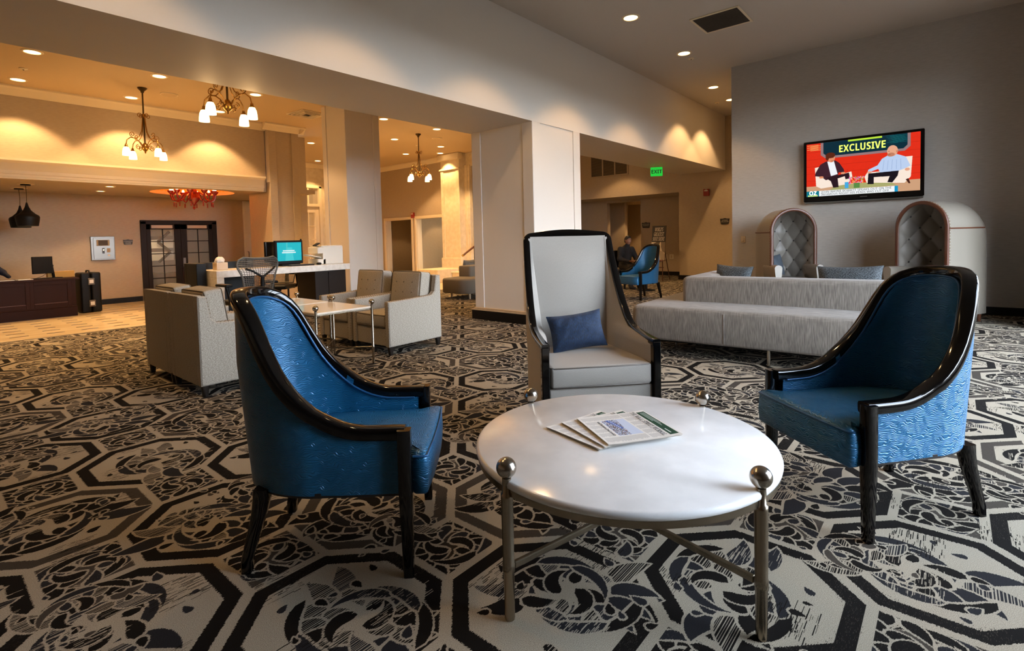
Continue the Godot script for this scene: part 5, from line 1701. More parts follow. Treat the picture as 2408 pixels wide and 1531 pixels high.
# ---------------------------------------------------------------- front desk side
func front_desk() -> void:
	var d := thing("front_desk", "dark mahogany front desk with framed panels", "desk", Vector3(0, 0, -13.5))
	part("desk_top", Shape.new().bx(Vector3(-3.0, 0.735, -0.62), Vector3(2.30, 0.775, 0.03), 0.006), M.mahogany, d, "dark desk top")
	part("body", Shape.new().bx(Vector3(-2.9, 0.16, -0.58), Vector3(2.24, 0.735, -0.02)), M.mahogany, d)
	part("plinth", Shape.new().bx(Vector3(-2.9, 0, -0.58), Vector3(2.25, 0.19, 0.0), 0.004), M.mahogany, d)
	part("plinth_moulding", Shape.new().bx(Vector3(-2.9, 0.19, -0.58), Vector3(2.25, 0.215, 0.008), 0.005), M.mahogany, d)
	for k in 5:
		var x := 1.86 - 0.62 * k
		var fr := Shape.new()
		fr.bx(Vector3(x - 0.31, 0.215, -0.022), Vector3(x - 0.25, 0.735, 0.0), 0.003)
		fr.bx(Vector3(x + 0.25, 0.215, -0.022), Vector3(x + 0.31, 0.735, 0.0), 0.003)
		fr.bx(Vector3(x - 0.25, 0.66, -0.022), Vector3(x + 0.25, 0.735, 0.0), 0.003)
		fr.bx(Vector3(x - 0.25, 0.215, -0.022), Vector3(x + 0.25, 0.29, 0.0), 0.003)
		part("panel_frame", fr, M.mahogany, d)
		part("panel_bead", Shape.new().bx(Vector3(x - 0.25, 0.29, -0.022), Vector3(x + 0.25, 0.302, -0.006), 0.003), M.walnut, d)
	# monitor seen from behind its side
	var m := thing("desk_monitor", "black monitor on a slanted stand on the front desk", "monitor", Vector3(1.83, 0.775, -13.8), 0.35)
	part("screen", Shape.new().box(Vector3(-0.04, 0.27, 0), Vector3(0.34, 0.34, 0.035), 0.006), M.black, m)
	part("stand", Shape.new().box(Vector3(0.16, 0.17, -0.03), Vector3(0.03, 0.36, 0.05), 0.005, xf(Vector3.ZERO, 0, 0, 0.12)), M.black, m)
	part("arm", Shape.new().box(Vector3(0.08, 0.25, -0.03), Vector3(0.16, 0.03, 0.03), 0.005), M.black, m)
	part("base", Shape.new().box(Vector3(0.03, 0.008, -0.02), Vector3(0.44, 0.014, 0.22), 0.004), M.black, m)
	part("cable", Shape.new().tube([Vector3(0.02, 0.1, 0), Vector3(-0.06, 0.05, 0.02), Vector3(-0.14, 0.02, 0.0), Vector3(-0.17, 0.012, 0)], 0.004, 6), M.black, m)
	var bx := thing("cardboard_box", "long tan cardboard box lying on the front desk", "box", Vector3(2.09, 0.775, -14.0), 0.0)
	part("carton", Shape.new().box(Vector3(0, 0.065, 0), Vector3(0.42, 0.13, 0.2), 0.005), M.card, bx)
	part("tape", Shape.new().box(Vector3(0, 0.131, 0), Vector3(0.42, 0.002, 0.04)), M.cap, bx)
	for k in 4:
		var p := solo("paper_sheet", Shape.new().box(Vector3.ZERO, Vector3(0.22, 0.004 + 0.003 * k, 0.16), 0.001), M.paper_page, ["white sheet at the left end of the front desk", "loose paper lying flat on the front desk", "thin stack of paper near the desk monitor", "white booklet at the edge of the front desk"][k], "paper", "papers on the front desk")
		p.position = Vector3(0.72 + 0.26 * k, 0.782, -13.62)
		p.rotation.y = 0.06 * k
	# upright black case
	var c := thing("equipment_case", "upright black moulded equipment case standing at the end of the front desk", "case", Vector3(2.53, 0, -14.0), 0.1)
	part("lid_half", Shape.new().soft(Vector3(-0.09, 0.43, 0), Vector3(0.17, 0.84, 0.36), 0.035), M.black, c)
	part("base_half", Shape.new().soft(Vector3(0.09, 0.43, 0), Vector3(0.17, 0.84, 0.36), 0.035), M.black, c)
	for y in [0.2, 0.66]:
		part("latch", Shape.new().box(Vector3(0, y, 0.19), Vector3(0.11, 0.14, 0.03), 0.006), M.grey_plastic, c)
		part("sticker", Shape.new().box(Vector3(0.0, y, 0.207), Vector3(0.07, 0.075, 0.003)), M.white_plastic, c)
	part("handle", Shape.new().tube([Vector3(0, 0.84, -0.1), Vector3(0, 0.885, -0.08), Vector3(0, 0.885, 0.08), Vector3(0, 0.84, 0.1)], 0.014, 8), M.black, c)
	for s in [-1.0, 1.0]: part("wheel", Shape.new().lathe([Vector2(0, -0.02), Vector2(0.04, -0.02), Vector2(0.04, 0.02), Vector2(0, 0.02)], 14, xf(Vector3(s * 0.1, 0.04, -0.15), 0, 0, PI / 2)), M.black, c)
	# clerk bending behind the desk
	var who := thing("person", "person in a navy top bending behind the front desk at the frame edge", "person", Vector3(0.80, 0, -14.45), 0.6)
	body(who, [
		[Vector3(0, 0.90, 0), Vector3(0.02, 1.05, 0.12), 0.15, 0.15], [Vector3(0.02, 1.05, 0.12), Vector3(0.06, 1.12, 0.30), 0.16, 0.12],
		[Vector3(0.06, 1.14, 0.36), Vector3(0.06, 1.16, 0.42), 0.06, 0.055],
		[Vector3(0.22, 1.08, 0.26), Vector3(0.34, 0.92, 0.34), 0.065, 0.05], [Vector3(0.34, 0.92, 0.34), Vector3(0.30, 0.83, 0.52), 0.048, 0.036],
		[Vector3(-0.12, 1.08, 0.26), Vector3(-0.22, 0.92, 0.36), 0.065, 0.05], [Vector3(-0.22, 0.92, 0.36), Vector3(-0.14, 0.83, 0.54), 0.048, 0.036],
		[Vector3(0.09, 0.90, 0), Vector3(0.10, 0.48, 0.03), 0.10, 0.06], [Vector3(0.10, 0.48, 0.03), Vector3(0.10, 0.07, -0.02), 0.058, 0.04], [Vector3(0.10, 0.04, -0.02), Vector3(0.10, 0.04, 0.14), 0.045, 0.035],
		[Vector3(-0.09, 0.90, 0), Vector3(-0.10, 0.48, 0.03), 0.10, 0.06], [Vector3(-0.10, 0.48, 0.03), Vector3(-0.10, 0.07, -0.02), 0.058, 0.04], [Vector3(-0.10, 0.04, -0.02), Vector3(-0.10, 0.04, 0.14), 0.045, 0.035]], M.cloth_navy, Vector3(0.06, 1.20, 0.50), Vector3(0.05, -0.25, 1))
	# doors behind the desk
	double_doors()
	# wall panel
	var wp := thing("alarm_panel", "grey steel alarm panel with display on the wall behind the front desk", "panel", Vector3(3.11, 1.35, -15.5))
	part("cabinet", Shape.new().box(Vector3(0, 0, 0.03), Vector3(0.46, 0.56, 0.06), 0.006), M.steel, wp)
	part("door", Shape.new().box(Vector3(0.015, 0, 0.068), Vector3(0.40, 0.50, 0.012), 0.004), M.steel, wp)
	part("display", Shape.new().box(Vector3(0.0, 0.13, 0.076), Vector3(0.25, 0.14, 0.006), 0.002), M.grille, wp)
	part("display_glass", Shape.new().box(Vector3(0.0, 0.13, 0.08), Vector3(0.18, 0.12, 0.004)), M.dark_void, wp)
	part("reader", Shape.new().box(Vector3(0.0, -0.06, 0.08), Vector3(0.045, 0.13, 0.012), 0.003), M.leg_dark, wp)
	part("indicator_light", Shape.new().ball(Vector3(0.0, -0.04, 0.088), 0.012, 8), M.lamp, wp)
	part("vent", Shape.new().box(Vector3(0.1, -0.05, 0.078), Vector3(0.065, 0.10, 0.006)), M.grille, wp)
	part("sticker", Shape.new().box(Vector3(0.1, -0.17, 0.077), Vector3(0.045, 0.045, 0.004)), M.cap, wp)
	plaque("dark plaque sign beside the espresso doors behind the front desk", Vector3(3.615, 1.485, -15.48), 0.0, ["MEMBERSHIP", "GO CARD", "HONORS"], 0.2)
	# white door at the far right of the alcove
	var wd := struct("door_2", Shape.new().bx(Vector3(6.36, 0, -15.5), Vector3(6.98, 2.6, -15.45), 0.004), M.white_plastic, "tall white panel door at the right end of the alcove", "door")
	part("panel", Shape.new().bx(Vector3(6.38, 0.04, -15.455), Vector3(6.96, 1.64, -15.44), 0.004), M.white_plastic, wd)
	part("panel", Shape.new().bx(Vector3(6.38, 1.68, -15.455), Vector3(6.96, 2.56, -15.44), 0.004), M.white_plastic, wd)
	part("pull_handle", Shape.new().tube([Vector3(6.44, 0.75, -15.44), Vector3(6.44, 0.75, -15.38), Vector3(6.44, 1.15, -15.38), Vector3(6.44, 1.15, -15.44)], 0.012, 8), M.steel, wd)

func double_doors() -> void:
	var z := -15.5
	var x0 := 3.88
	var x1 := 5.64
	var fr := Shape.new()
	fr.bx(Vector3(x0, 0, z), Vector3(x0 + 0.12, 2.0, z + 0.05), 0.005)
	fr.bx(Vector3(x1 - 0.12, 0, z), Vector3(x1, 2.0, z + 0.05), 0.005)
	fr.bx(Vector3(x0, 1.93, z), Vector3(x1, 2.03, z + 0.05), 0.005)
	var d := struct("door_1", fr, M.espresso, "pair of espresso brown glazed doors behind the front desk", "door")
	var mid := (x0 + x1) / 2
	for k in 2:
		var a: float = x0 + 0.12 if k == 0 else mid + 0.002
		var b: float = mid - 0.002 if k == 0 else x1 - 0.12
		var sh := Shape.new()
		sh.bx(Vector3(a, 0.02, z + 0.012), Vector3(a + (0.09 if k == 0 else 0.14), 1.93, z + 0.05), 0.004)
		sh.bx(Vector3(b - (0.14 if k == 0 else 0.09), 0.02, z + 0.012), Vector3(b, 1.93, z + 0.05), 0.004)
		sh.bx(Vector3(a, 1.80, z + 0.012), Vector3(b, 1.93, z + 0.05), 0.004)
		sh.bx(Vector3(a, 0.02, z + 0.012), Vector3(b, 0.24, z + 0.05), 0.004)
		var ga: float = a + (0.09 if k == 0 else 0.14)
		var gb: float = b - (0.14 if k == 0 else 0.09)
		sh.bx(Vector3((ga + gb) / 2 - 0.01, 0.24, z + 0.02), Vector3((ga + gb) / 2 + 0.01, 1.8, z + 0.045))
		for j in range(1, 5): sh.bx(Vector3(ga, 0.24 + 0.312 * j - 0.01, z + 0.02), Vector3(gb, 0.24 + 0.312 * j + 0.01, z + 0.045))
		var leaf := part("leaf", sh, M.espresso, d, "espresso brown door leaf")
		for i in 2:
			for j in 5:
				var gx: float = ga + (gb - ga) / 2 * i
				part("pane", Shape.new().bx(Vector3(gx + 0.01, 0.25 + 0.312 * j, z + 0.028), Vector3(gx + (gb - ga) / 2 - 0.01, 0.542 + 0.312 * j, z + 0.033)), M.glass, leaf)
		part("notice", Shape.new().bx(Vector3(ga + 0.02, 1.825, z + 0.05), Vector3(gb - 0.04, 1.905, z + 0.053)), M.cap, leaf)
	part("lock_plate", Shape.new().bx(Vector3(mid + 0.03, 0.82, z + 0.05), Vector3(mid + 0.09, 1.05, z + 0.06), 0.003), M.steel, d)
	part("lever", Shape.new().bx(Vector3(mid + 0.04, 0.88, z + 0.06), Vector3(mid + 0.16, 0.90, z + 0.09), 0.004), M.steel, d)

func body(parent: Node3D, bones: Array, m: Material, head: Vector3, look: Vector3) -> void:
	# one continuous skin round tapered bones, meshed as surface nets
	var cell := 0.022
	var lo := Vector3.ONE * 1e9
	var hi := -lo
	for b in bones:
		for e in 2:
			var r: float = b[2 + e] + 0.06
			lo = lo.min(b[e] - Vector3.ONE * r)
			hi = hi.max(b[e] + Vector3.ONE * r)
	var n := Vector3i(((hi - lo) / cell).ceil()) + Vector3i.ONE
	var F := PackedFloat32Array()
	F.resize(n.x * n.y * n.z)
	F.fill(1.0)
	for b in bones:
		var a: Vector3 = b[0]
		var d: Vector3 = b[1] - b[0]
		var l2 := maxf(d.length_squared(), 1e-6)
		var rr: float = maxf(b[2], b[3]) + 0.07
		var i0 := Vector3i(((a.min(b[1]) - Vector3.ONE * rr - lo) / cell).floor()).max(Vector3i.ZERO)
		var i1 := Vector3i(((a.max(b[1]) + Vector3.ONE * rr - lo) / cell).ceil()).min(n - Vector3i.ONE)
		for z in range(i0.z, i1.z + 1):
			for y in range(i0.y, i1.y + 1):
				for x in range(i0.x, i1.x + 1):
					var p := lo + Vector3(x, y, z) * cell
					var t := clampf((p - a).dot(d) / l2, 0.0, 1.0)
					var v := (p - a - d * t).length() - lerpf(b[2], b[3], t)
					var k := (z * n.y + y) * n.x + x
					var o := F[k]
					var h := maxf(0.05 - absf(o - v), 0.0) / 0.05
					F[k] = minf(o, v) - h * h * 0.05 * 0.25
	var V := {}
	for z in n.z - 1:
		for y in n.y - 1:
			for x in n.x - 1:
				var c := Vector3.ZERO
				var m_ := 0
				var vals := []
				for q in 8: vals.append(F[((z + (q >> 2)) * n.y + y + ((q >> 1) & 1)) * n.x + x + (q & 1)])
				for e in [[0, 1], [2, 3], [4, 5], [6, 7], [0, 2], [1, 3], [4, 6], [5, 7], [0, 4], [1, 5], [2, 6], [3, 7]]:
					var va: float = vals[e[0]]
					var vb: float = vals[e[1]]
					if (va < 0) == (vb < 0): continue
					var t := va / (va - vb)
					var pa := Vector3(e[0] & 1, (e[0] >> 1) & 1, e[0] >> 2)
					var pb := Vector3(e[1] & 1, (e[1] >> 1) & 1, e[1] >> 2)
					c += pa.lerp(pb, t)
					m_ += 1
				if m_: V[Vector3i(x, y, z)] = lo + (Vector3(x, y, z) + c / m_) * cell
	var sh := Shape.new()
	sh.smooth()
	var ax := [Vector3i(1, 0, 0), Vector3i(0, 1, 0), Vector3i(0, 0, 1)]
	for key in V:
		for i in 3:
			var u: Vector3i = ax[(i + 1) % 3]
			var w: Vector3i = ax[(i + 2) % 3]
			var k0: int = (key.z * n.y + key.y) * n.x + key.x
			var k1: Vector3i = key + ax[i]
			var f0 := F[k0]
			var f1 := F[(k1.z * n.y + k1.y) * n.x + k1.x]
			if (f0 < 0) == (f1 < 0): continue
			if not (V.has(key - u) and V.has(key - w) and V.has(key - u - w)): continue
			sh.quad(V[key], V[key - u], V[key - u - w], V[key - w], Vector3(ax[i]) * (1.0 if f0 < 0 else -1.0))
	part("body", sh, m, parent)
	# head with nose, ears and hair
	var b := Basis.looking_at(-look.normalized(), Vector3.UP)
	var hd := Shape.new()
	var face := func(u: float, v: float) -> Vector3:
		var w := u * TAU
		var a := -PI / 2 + v * PI
		var d := Vector3(cos(a) * sin(w), sin(a), cos(a) * cos(w))
		var p := d * Vector3(0.075, 0.115, 0.095)
		if d.y < 0: p.x *= 1.0 - 0.28 * -d.y
		var nose := exp(-pow(d.x / 0.16, 2.0) - pow((d.y + 0.15) / 0.22, 2.0)) if d.z > 0 else 0.0
		p.z += 0.022 * nose
		var eye := exp(-pow((absf(d.x) - 0.38) / 0.15, 2.0) - pow((d.y - 0.06) / 0.1, 2.0)) if d.z > 0 else 0.0
		p.z -= 0.010 * eye
		var mouth := exp(-pow(d.x / 0.3, 2.0) - pow((d.y + 0.48) / 0.06, 2.0)) if d.z > 0 else 0.0
		p.z -= 0.006 * mouth
		return head + b * p
	var fo := func(u: float, v: float) -> Vector3:
		var w := u * TAU
		var a := -PI / 2 + v * PI
		return b * Vector3(cos(a) * sin(w), sin(a), cos(a) * cos(w))
	hd.grid(face, 28, 20, fo)
	for s in [-1.0, 1.0]: hd.soft(Vector3.ZERO, Vector3(0.015, 0.055, 0.035), 0.007, Vector3.ZERO, Transform3D(b, head + b * Vector3(s * 0.077, -0.005, -0.005)), 2)
	part("head", hd, M.skin, parent)
	var hr := Shape.new()
	var cap := func(u: float, v: float) -> Vector3:
		var w := u * TAU
		var front := maxf(0.0, cos(w))
		var a := lerpf(lerpf(-0.5, 0.62, pow(front, 0.6)), PI / 2, v)
		return head + b * (Vector3(cos(a) * sin(w), sin(a), cos(a) * cos(w)) * Vector3(0.084, 0.126, 0.104) + Vector3(0, 0, -0.004))
	hr.grid(cap, 28, 12, func(u: float, v: float) -> Vector3: return b * Vector3(sin(u * TAU), 0.6, cos(u * TAU)))
	part("hair", hr, M.hair, parent)

func plaque(label: String, at: Vector3, turn: float, lines: Array, w: float) -> void:
	var t := thing("wall_plaque", label, "sign", at, turn, "dark shield shaped wall plaques")
	var h := w * 0.8
	var sh := Shape.new()
	var o := [Vector2(-0.5, 0.36), Vector2(-0.15, 0.36), Vector2(-0.12, 0.42), Vector2(0.12, 0.42), Vector2(0.15, 0.36), Vector2(0.5, 0.36), Vector2(0.42, -0.30), Vector2(0.34, -0.38), Vector2(-0.34, -0.38), Vector2(-0.42, -0.30)]
	var c := Vector3(0, 0, 0.012)
	sh.flat()
	for k in o.size():
		var a := Vector3(o[k].x * w, o[k].y * h, 0.012)
		var b2: Vector2 = o[(k + 1) % o.size()]
		var b := Vector3(b2.x * w, b2.y * h, 0.012)
		sh.tri(c, a, b, Vector3.BACK)
		sh.quad(a, b, b - Vector3(0, 0, 0.012), a - Vector3(0, 0, 0.012), (a + b) * 0.5 - c)
	part("board", sh, M.plaque, t)
	for k in lines.size():
		text(lines[k], w * 0.15, M.letter, t, xf(Vector3(0, h * (0.14 - 0.20 * k), 0.0135)), "lettering", "Droid Sans", 400, 0.0, 0.001)

# ---------------------------------------------------------------- computer counter
func office_chair(label: String, at: Vector3, turn: float) -> Node3D:
	# facing +z; the woven back is at -z
	var t := thing("mesh_office_chair", label, "chair", at, turn, "grey mesh office chairs at the counter")
	var edge := func(v: float) -> float: return table_value([0.0, 0.3, 0.55, 0.8, 0.93, 1.0], [0.17, 0.19, 0.215, 0.265, 0.25, 0.19], v)
	var pt := func(u: float, v: float) -> Vector3:
		var w: float = edge.call(v)
		var x := lerpf(-w, w, u)
		return Vector3(x, 0.50 + 0.52 * v - 0.02 * (1.0 - pow(2.0 * u - 1.0, 2.0)) * (1.0 if v > 0.99 else 0.0), -0.24 - 0.06 * v + 0.05 * pow(x / 0.25, 2.0) - 0.03 * sin(PI * v))
	var rim := []
	for k in 17: rim.append(pt.call(0.0, k / 16.0))
	for k in range(1, 12): rim.append(pt.call(k / 12.0, 1.0))
	for k in 17: rim.append(pt.call(1.0, 1.0 - k / 16.0))
	for k in range(1, 8): rim.append(pt.call(1.0 - k / 8.0, 0.0))
	part("back_rim", Shape.new().tube(rim, 0.012, 8, true), M.grey_plastic, t)
	var web := Shape.new()
	for k in 17:
		var p := []
		for j in 13: p.append(pt.call((k + 0.5) / 17.0 + 0.008 * (1 if j % 2 else -1), j / 12.0))
		web.tube(p, 0.0035, 4)
	for j in 24:
		var p := []
		for k in 9: p.append(pt.call(k / 8.0, (j + 0.5) / 24.0))
		web.tube(p, 0.0035 if j < 18 else 0.008, 4)
	var wv := part("woven_back", web, M.grey_plastic, t)
	wv.set_meta("kind", "stuff")
	var ys := Shape.new()
	ys.tube([Vector3(0, 0.38, -0.30), Vector3(0, 0.62, -0.33), Vector3(0, 0.78, -0.345)], [0.028, 0.024, 0.022], 8)
	ys.tube([Vector3(0, 0.77, -0.345), Vector3(-0.12, 0.85, -0.345), Vector3(-0.19, 0.885, -0.30)], 0.013, 8)
	ys.tube([Vector3(0, 0.77, -0.345), Vector3(0.12, 0.85, -0.345), Vector3(0.19, 0.885, -0.30)], 0.013, 8)
	part("back_support", ys, M.black, t)
	part("seat", Shape.new().soft(Vector3(0, 0.45, 0.0), Vector3(0.50, 0.07, 0.46), 0.03, Vector3(0, 0.01, 0)), M.black, t)
	for s in [-1.0, 1.0]:
		var ar := Shape.new()
		ar.tube([Vector3(s * 0.2, 0.42, -0.16), Vector3(s * 0.29, 0.48, -0.12), Vector3(s * 0.30, 0.66, -0.06)], 0.02, 8)
		ar.soft(Vector3(s * 0.30, 0.68, 0.0), Vector3(0.09, 0.035, 0.26), 0.016)
		part("armrest", ar, M.black, t)
	part("column", Shape.new().lathe([Vector2(0, 0.08), Vector2(0.03, 0.08), Vector2(0.03, 0.3), Vector2(0.06, 0.4), Vector2(0, 0.4)], 12), M.black, t)
	for k in 5:
		var a := TAU * k / 5
		part("star_foot", Shape.new().tube([Vector3(0, 0.1, 0), Vector3(cos(a) * 0.3, 0.07, sin(a) * 0.3)], [0.028, 0.018], 8), M.black, t)
		part("caster", Shape.new().ball(Vector3(cos(a) * 0.3, 0.03, sin(a) * 0.3), 0.03, 10), M.black, t)
	return t

func kiosk() -> void:
	var t := thing("computer_counter", "white quartz counter with dark cabinet and waterfall end", "counter", Vector3(0, 0, -8.7))
	part("counter_top", Shape.new().bx(Vector3(3.14, 0.845, -0.78), Vector3(5.48, 0.955, 0), 0.004), M.quartz, t, "white quartz counter top")
	part("waterfall_end", Shape.new().bx(Vector3(3.14, 0, -0.78), Vector3(3.25, 0.845, 0), 0.004), M.quartz, t, "white quartz end panel")
	part("cabinet", Shape.new().bx(Vector3(4.80, 0, -0.72), Vector3(5.42, 0.845, -0.06), 0.004), M.espresso, t, "dark brown cabinet")
	part("cabinet_door", Shape.new().bx(Vector3(5.06, 0.30, -0.06), Vector3(5.41, 0.82, -0.045), 0.003), M.espresso, t)
	part("cabinet_door", Shape.new().bx(Vector3(5.06, 0.04, -0.06), Vector3(5.41, 0.28, -0.045), 0.003), M.espresso, t)
	part("screen_panel", Shape.new().bx(Vector3(2.98, 0, -0.9), Vector3(4.05, 1.07, -0.8), 0.005), M.black, t, "dark privacy panel")
	part("screen_panel", Shape.new().bx(Vector3(2.98, 0, -0.8), Vector3(3.12, 1.07, -0.35), 0.005), M.black, t)
	var tb := thing("tissue_box", "cream square tissue box with white tissue on the counter end", "tissue box", Vector3(3.33, 0.955, -9.05))
	part("carton", Shape.new().box(Vector3(0, 0.06, 0), Vector3(0.17, 0.12, 0.17), 0.005), M.cap, tb)
	part("tissue", Shape.new().soft(Vector3(-0.01, 0.14, 0), Vector3(0.13, 0.06, 0.1), 0.028, Vector3(0.01, 0.02, 0.01), Transform3D(), 4, 0.05, 3), M.paper_page, tb)
	var sp := thing("desk_speaker", "small black speaker standing behind the mesh chair", "speaker", Vector3(3.86, 0.955, -9.25))
	part("case", Shape.new().soft(Vector3(0, 0.09, 0), Vector3(0.10, 0.18, 0.12), 0.02), M.black, sp)
	part("cone", Shape.new().lathe([Vector2(0, 0.0), Vector2(0.035, 0.004), Vector2(0.038, 0.0)], 14, xf(Vector3(0, 0.1, 0.061), 0, PI / 2)), M.grey_plastic, sp)
	var m := thing("computer_monitor", "black computer monitor with bright turquoise screen on the counter", "monitor", Vector3(4.52, 0.955, -9.12), 0.10)
	part("housing", Shape.new().box(Vector3(0, 0.245, -0.02), Vector3(0.54, 0.42, 0.06), 0.008), M.black, m)
	var scr := Shape.new()
	scr.flat()
	scr.quad(Vector3(-0.235, 0.42, 0.0115), Vector3(0.235, 0.42, 0.0115), Vector3(0.235, 0.09, 0.0115), Vector3(-0.235, 0.09, 0.0115), Vector3.BACK)
	part("screen", scr, M.pc, m, "bright turquoise screen")
	part("foot", Shape.new().box(Vector3(0, 0.018, -0.03), Vector3(0.36, 0.036, 0.18), 0.006), M.black, m)
	part("camera_nub", Shape.new().box(Vector3(0.24, 0.465, 0), Vector3(0.02, 0.03, 0.03), 0.004), M.black, m)
	var kb := thing("keyboard", "flat black keyboard before the turquoise monitor", "keyboard", Vector3(4.6, 0.955, -8.86), 0.05)
	part("tray", Shape.new().box(Vector3(0, 0.01, 0), Vector3(0.44, 0.02, 0.14), 0.004), M.black, kb)
	for j in 4: part("key_row", Shape.new().box(Vector3(0, 0.023, -0.045 + 0.03 * j), Vector3(0.40, 0.008, 0.022), 0.002), M.grey_plastic, kb)
	var ms := thing("computer_mouse", "small black mouse beside the keyboard", "mouse", Vector3(4.93, 0.957, -8.84))
	part("shell", Shape.new().soft(Vector3(0, 0.018, 0), Vector3(0.06, 0.036, 0.1), 0.016, Vector3(0, 0.006, 0)), M.black, ms)
	part("wheel", Shape.new().ball(Vector3(0, 0.038, -0.03), 0.006, 6), M.grey_plastic, ms)
	var m2 := thing("back_monitor", "dark switched off monitor behind the turquoise one", "monitor", Vector3(4.33, 0.955, -9.32), 0.5)
	part("housing", Shape.new().box(Vector3(0, 0.26, 0), Vector3(0.46, 0.36, 0.05), 0.008), M.black_gloss, m2)
	part("stand", Shape.new().box(Vector3(0, 0.05, -0.03), Vector3(0.06, 0.1, 0.04), 0.004), M.black, m2)
	part("foot", Shape.new().box(Vector3(0, 0.008, -0.02), Vector3(0.24, 0.016, 0.16), 0.004), M.black, m2)
	var p := thing("printer", "white desktop printer with output tray at the counter end", "printer", Vector3(5.22, 0.955, -9.12), 0.0)
	part("housing", Shape.new().box(Vector3(0.05, 0.165, 0), Vector3(0.42, 0.33, 0.40), 0.01), M.white_plastic, p)
	part("lid", Shape.new().box(Vector3(0.03, 0.335, 0), Vector3(0.44, 0.02, 0.40), 0.006), M.white_plastic, p)
	part("front_block", Shape.new().box(Vector3(-0.2, 0.26, 0.02), Vector3(0.12, 0.12, 0.36), 0.01), M.white_plastic, p)
	part("front_foot", Shape.new().box(Vector3(-0.18, 0.05, 0.02), Vector3(0.16, 0.1, 0.36), 0.01), M.white_plastic, p)
	part("paper_tray", Shape.new().box(Vector3.ZERO, Vector3(0.26, 0.016, 0.30), 0.004, xf(Vector3(-0.30, 0.155, 0.02), 0, 0, -0.22)), M.white_plastic, p)
	part("control_pad", Shape.new().box(Vector3.ZERO, Vector3(0.10, 0.02, 0.12), 0.004, xf(Vector3(-0.2, 0.37, 0.05), 0, 0, 0.5)), M.black, p)
	var oc := office_chair("grey mesh office chair seen from behind, in front of the counter", Vector3(3.27, 0, -7.9), PI + 0.12)
	oc.scale = Vector3.ONE * 1.15
	dup(oc, "black mesh office chair on the far side of the counter", Vector3(4.75, 0, -10.1), -0.9)
	# queue post on the marble
	var q := thing("queue_post", "thin black queue post on the marble beyond the counter", "post", Vector3(5.35, 0, -10.9))
	part("pole", Shape.new().tube([Vector3(0, 0.02, 0), Vector3(0, 0.95, 0)], 0.02, 10), M.black, q)
	part("base", Shape.new().lathe([Vector2(0, 0), Vector2(0.15, 0), Vector2(0.15, 0.015), Vector2(0.02, 0.04), Vector2(0, 0.04)], 18), M.black, q)

# ---------------------------------------------------------------- fittings
func spiral(c: Vector3, x: Vector3, y: Vector3, r0: float, r1: float, a0: float, turns: float, n := 18) -> Array:
	var p := []
	for k in n + 1:
		var f := float(k) / n
		var r := lerpf(r0, r1, f)
		var a := a0 + TAU * turns * f
		p.append(c + (x * cos(a) + y * sin(a)) * r)
	return p

func brass_chandelier(label: String, at: Vector3, turn: float) -> Node3D:
	var t := thing("brass_chandelier", label, "chandelier", at, turn, "brass chandeliers with bell glass shades")
	part("canopy", Shape.new().lathe([Vector2(0, 0), Vector2(0.075, 0), Vector2(0.07, -0.02), Vector2(0.03, -0.06), Vector2(0.022, -0.09), Vector2(0, -0.09)], 18), M.bronze, t)
	part("stem", Shape.new().tube([Vector3(0, -0.08, 0), Vector3(0, -1.1, 0)], 0.013, 10), M.bronze, t)
	part("collar", Shape.new().lathe([Vector2(0, -0.46), Vector2(0.02, -0.46), Vector2(0.035, -0.50), Vector2(0.02, -0.54), Vector2(0, -0.54)], 14), M.brass, t)
	part("hub", Shape.new().lathe([Vector2(0, -0.97), Vector2(0.02, -0.98), Vector2(0.05, -1.02), Vector2(0.06, -1.07), Vector2(0.045, -1.11), Vector2(0.018, -1.13), Vector2(0.012, -1.16), Vector2(0, -1.17)], 18), M.brass, t)
	for k in 4:
		var a := TAU * k / 4
		var r := Vector3(cos(a), 0, sin(a))
		var up := Vector3.UP
		var arm := Shape.new()
		arm.tube([r * 0.02 + up * -0.52, r * 0.035 + up * -0.66, r * 0.05 + up * -0.78, r * 0.10 + up * -0.88, r * 0.17 + up * -0.93, r * 0.22 + up * -0.91], 0.007, 6)
		arm.tube(spiral(r * 0.215 + up * -0.86, r, up, 0.05, 0.012, -PI / 2, 1.4), 0.006, 6)
		arm.tube(spiral(r * 0.075 + up * -0.50, r, up, 0.045, 0.012, PI, -1.3), 0.006, 6)
		arm.tube([r * 0.05 + up * -1.05, r * 0.10 + up * -0.97, r * 0.17 + up * -0.92, r * 0.25 + up * -0.92, r * 0.31 + up * -0.97, r * 0.33 + up * -1.05], 0.008, 6)
		arm.tube(spiral(r * 0.12 + up * -1.07, r, up, 0.045, 0.012, PI / 2, -1.3), 0.006, 6)
		part("arm", arm, M.brass, t, "scrolled brass arm")
		part("socket", Shape.new().lathe([Vector2(0, -1.04), Vector2(0.016, -1.045), Vector2(0.022, -1.08), Vector2(0.034, -1.09), Vector2(0.034, -1.10), Vector2(0, -1.10)], 12, xf(r * 0.33)), M.brass, t)
		part("bell_shade", Shape.new().lathe([Vector2(0.0, -1.095), Vector2(0.034, -1.10), Vector2(0.052, -1.14), Vector2(0.06, -1.20), Vector2(0.062, -1.245), Vector2(0.0, -1.24)], 16, xf(r * 0.33)), M.shade, t, "glowing white bell shade")
		omni(r * 0.33 + up * -1.18, 0.16, t)
	return t

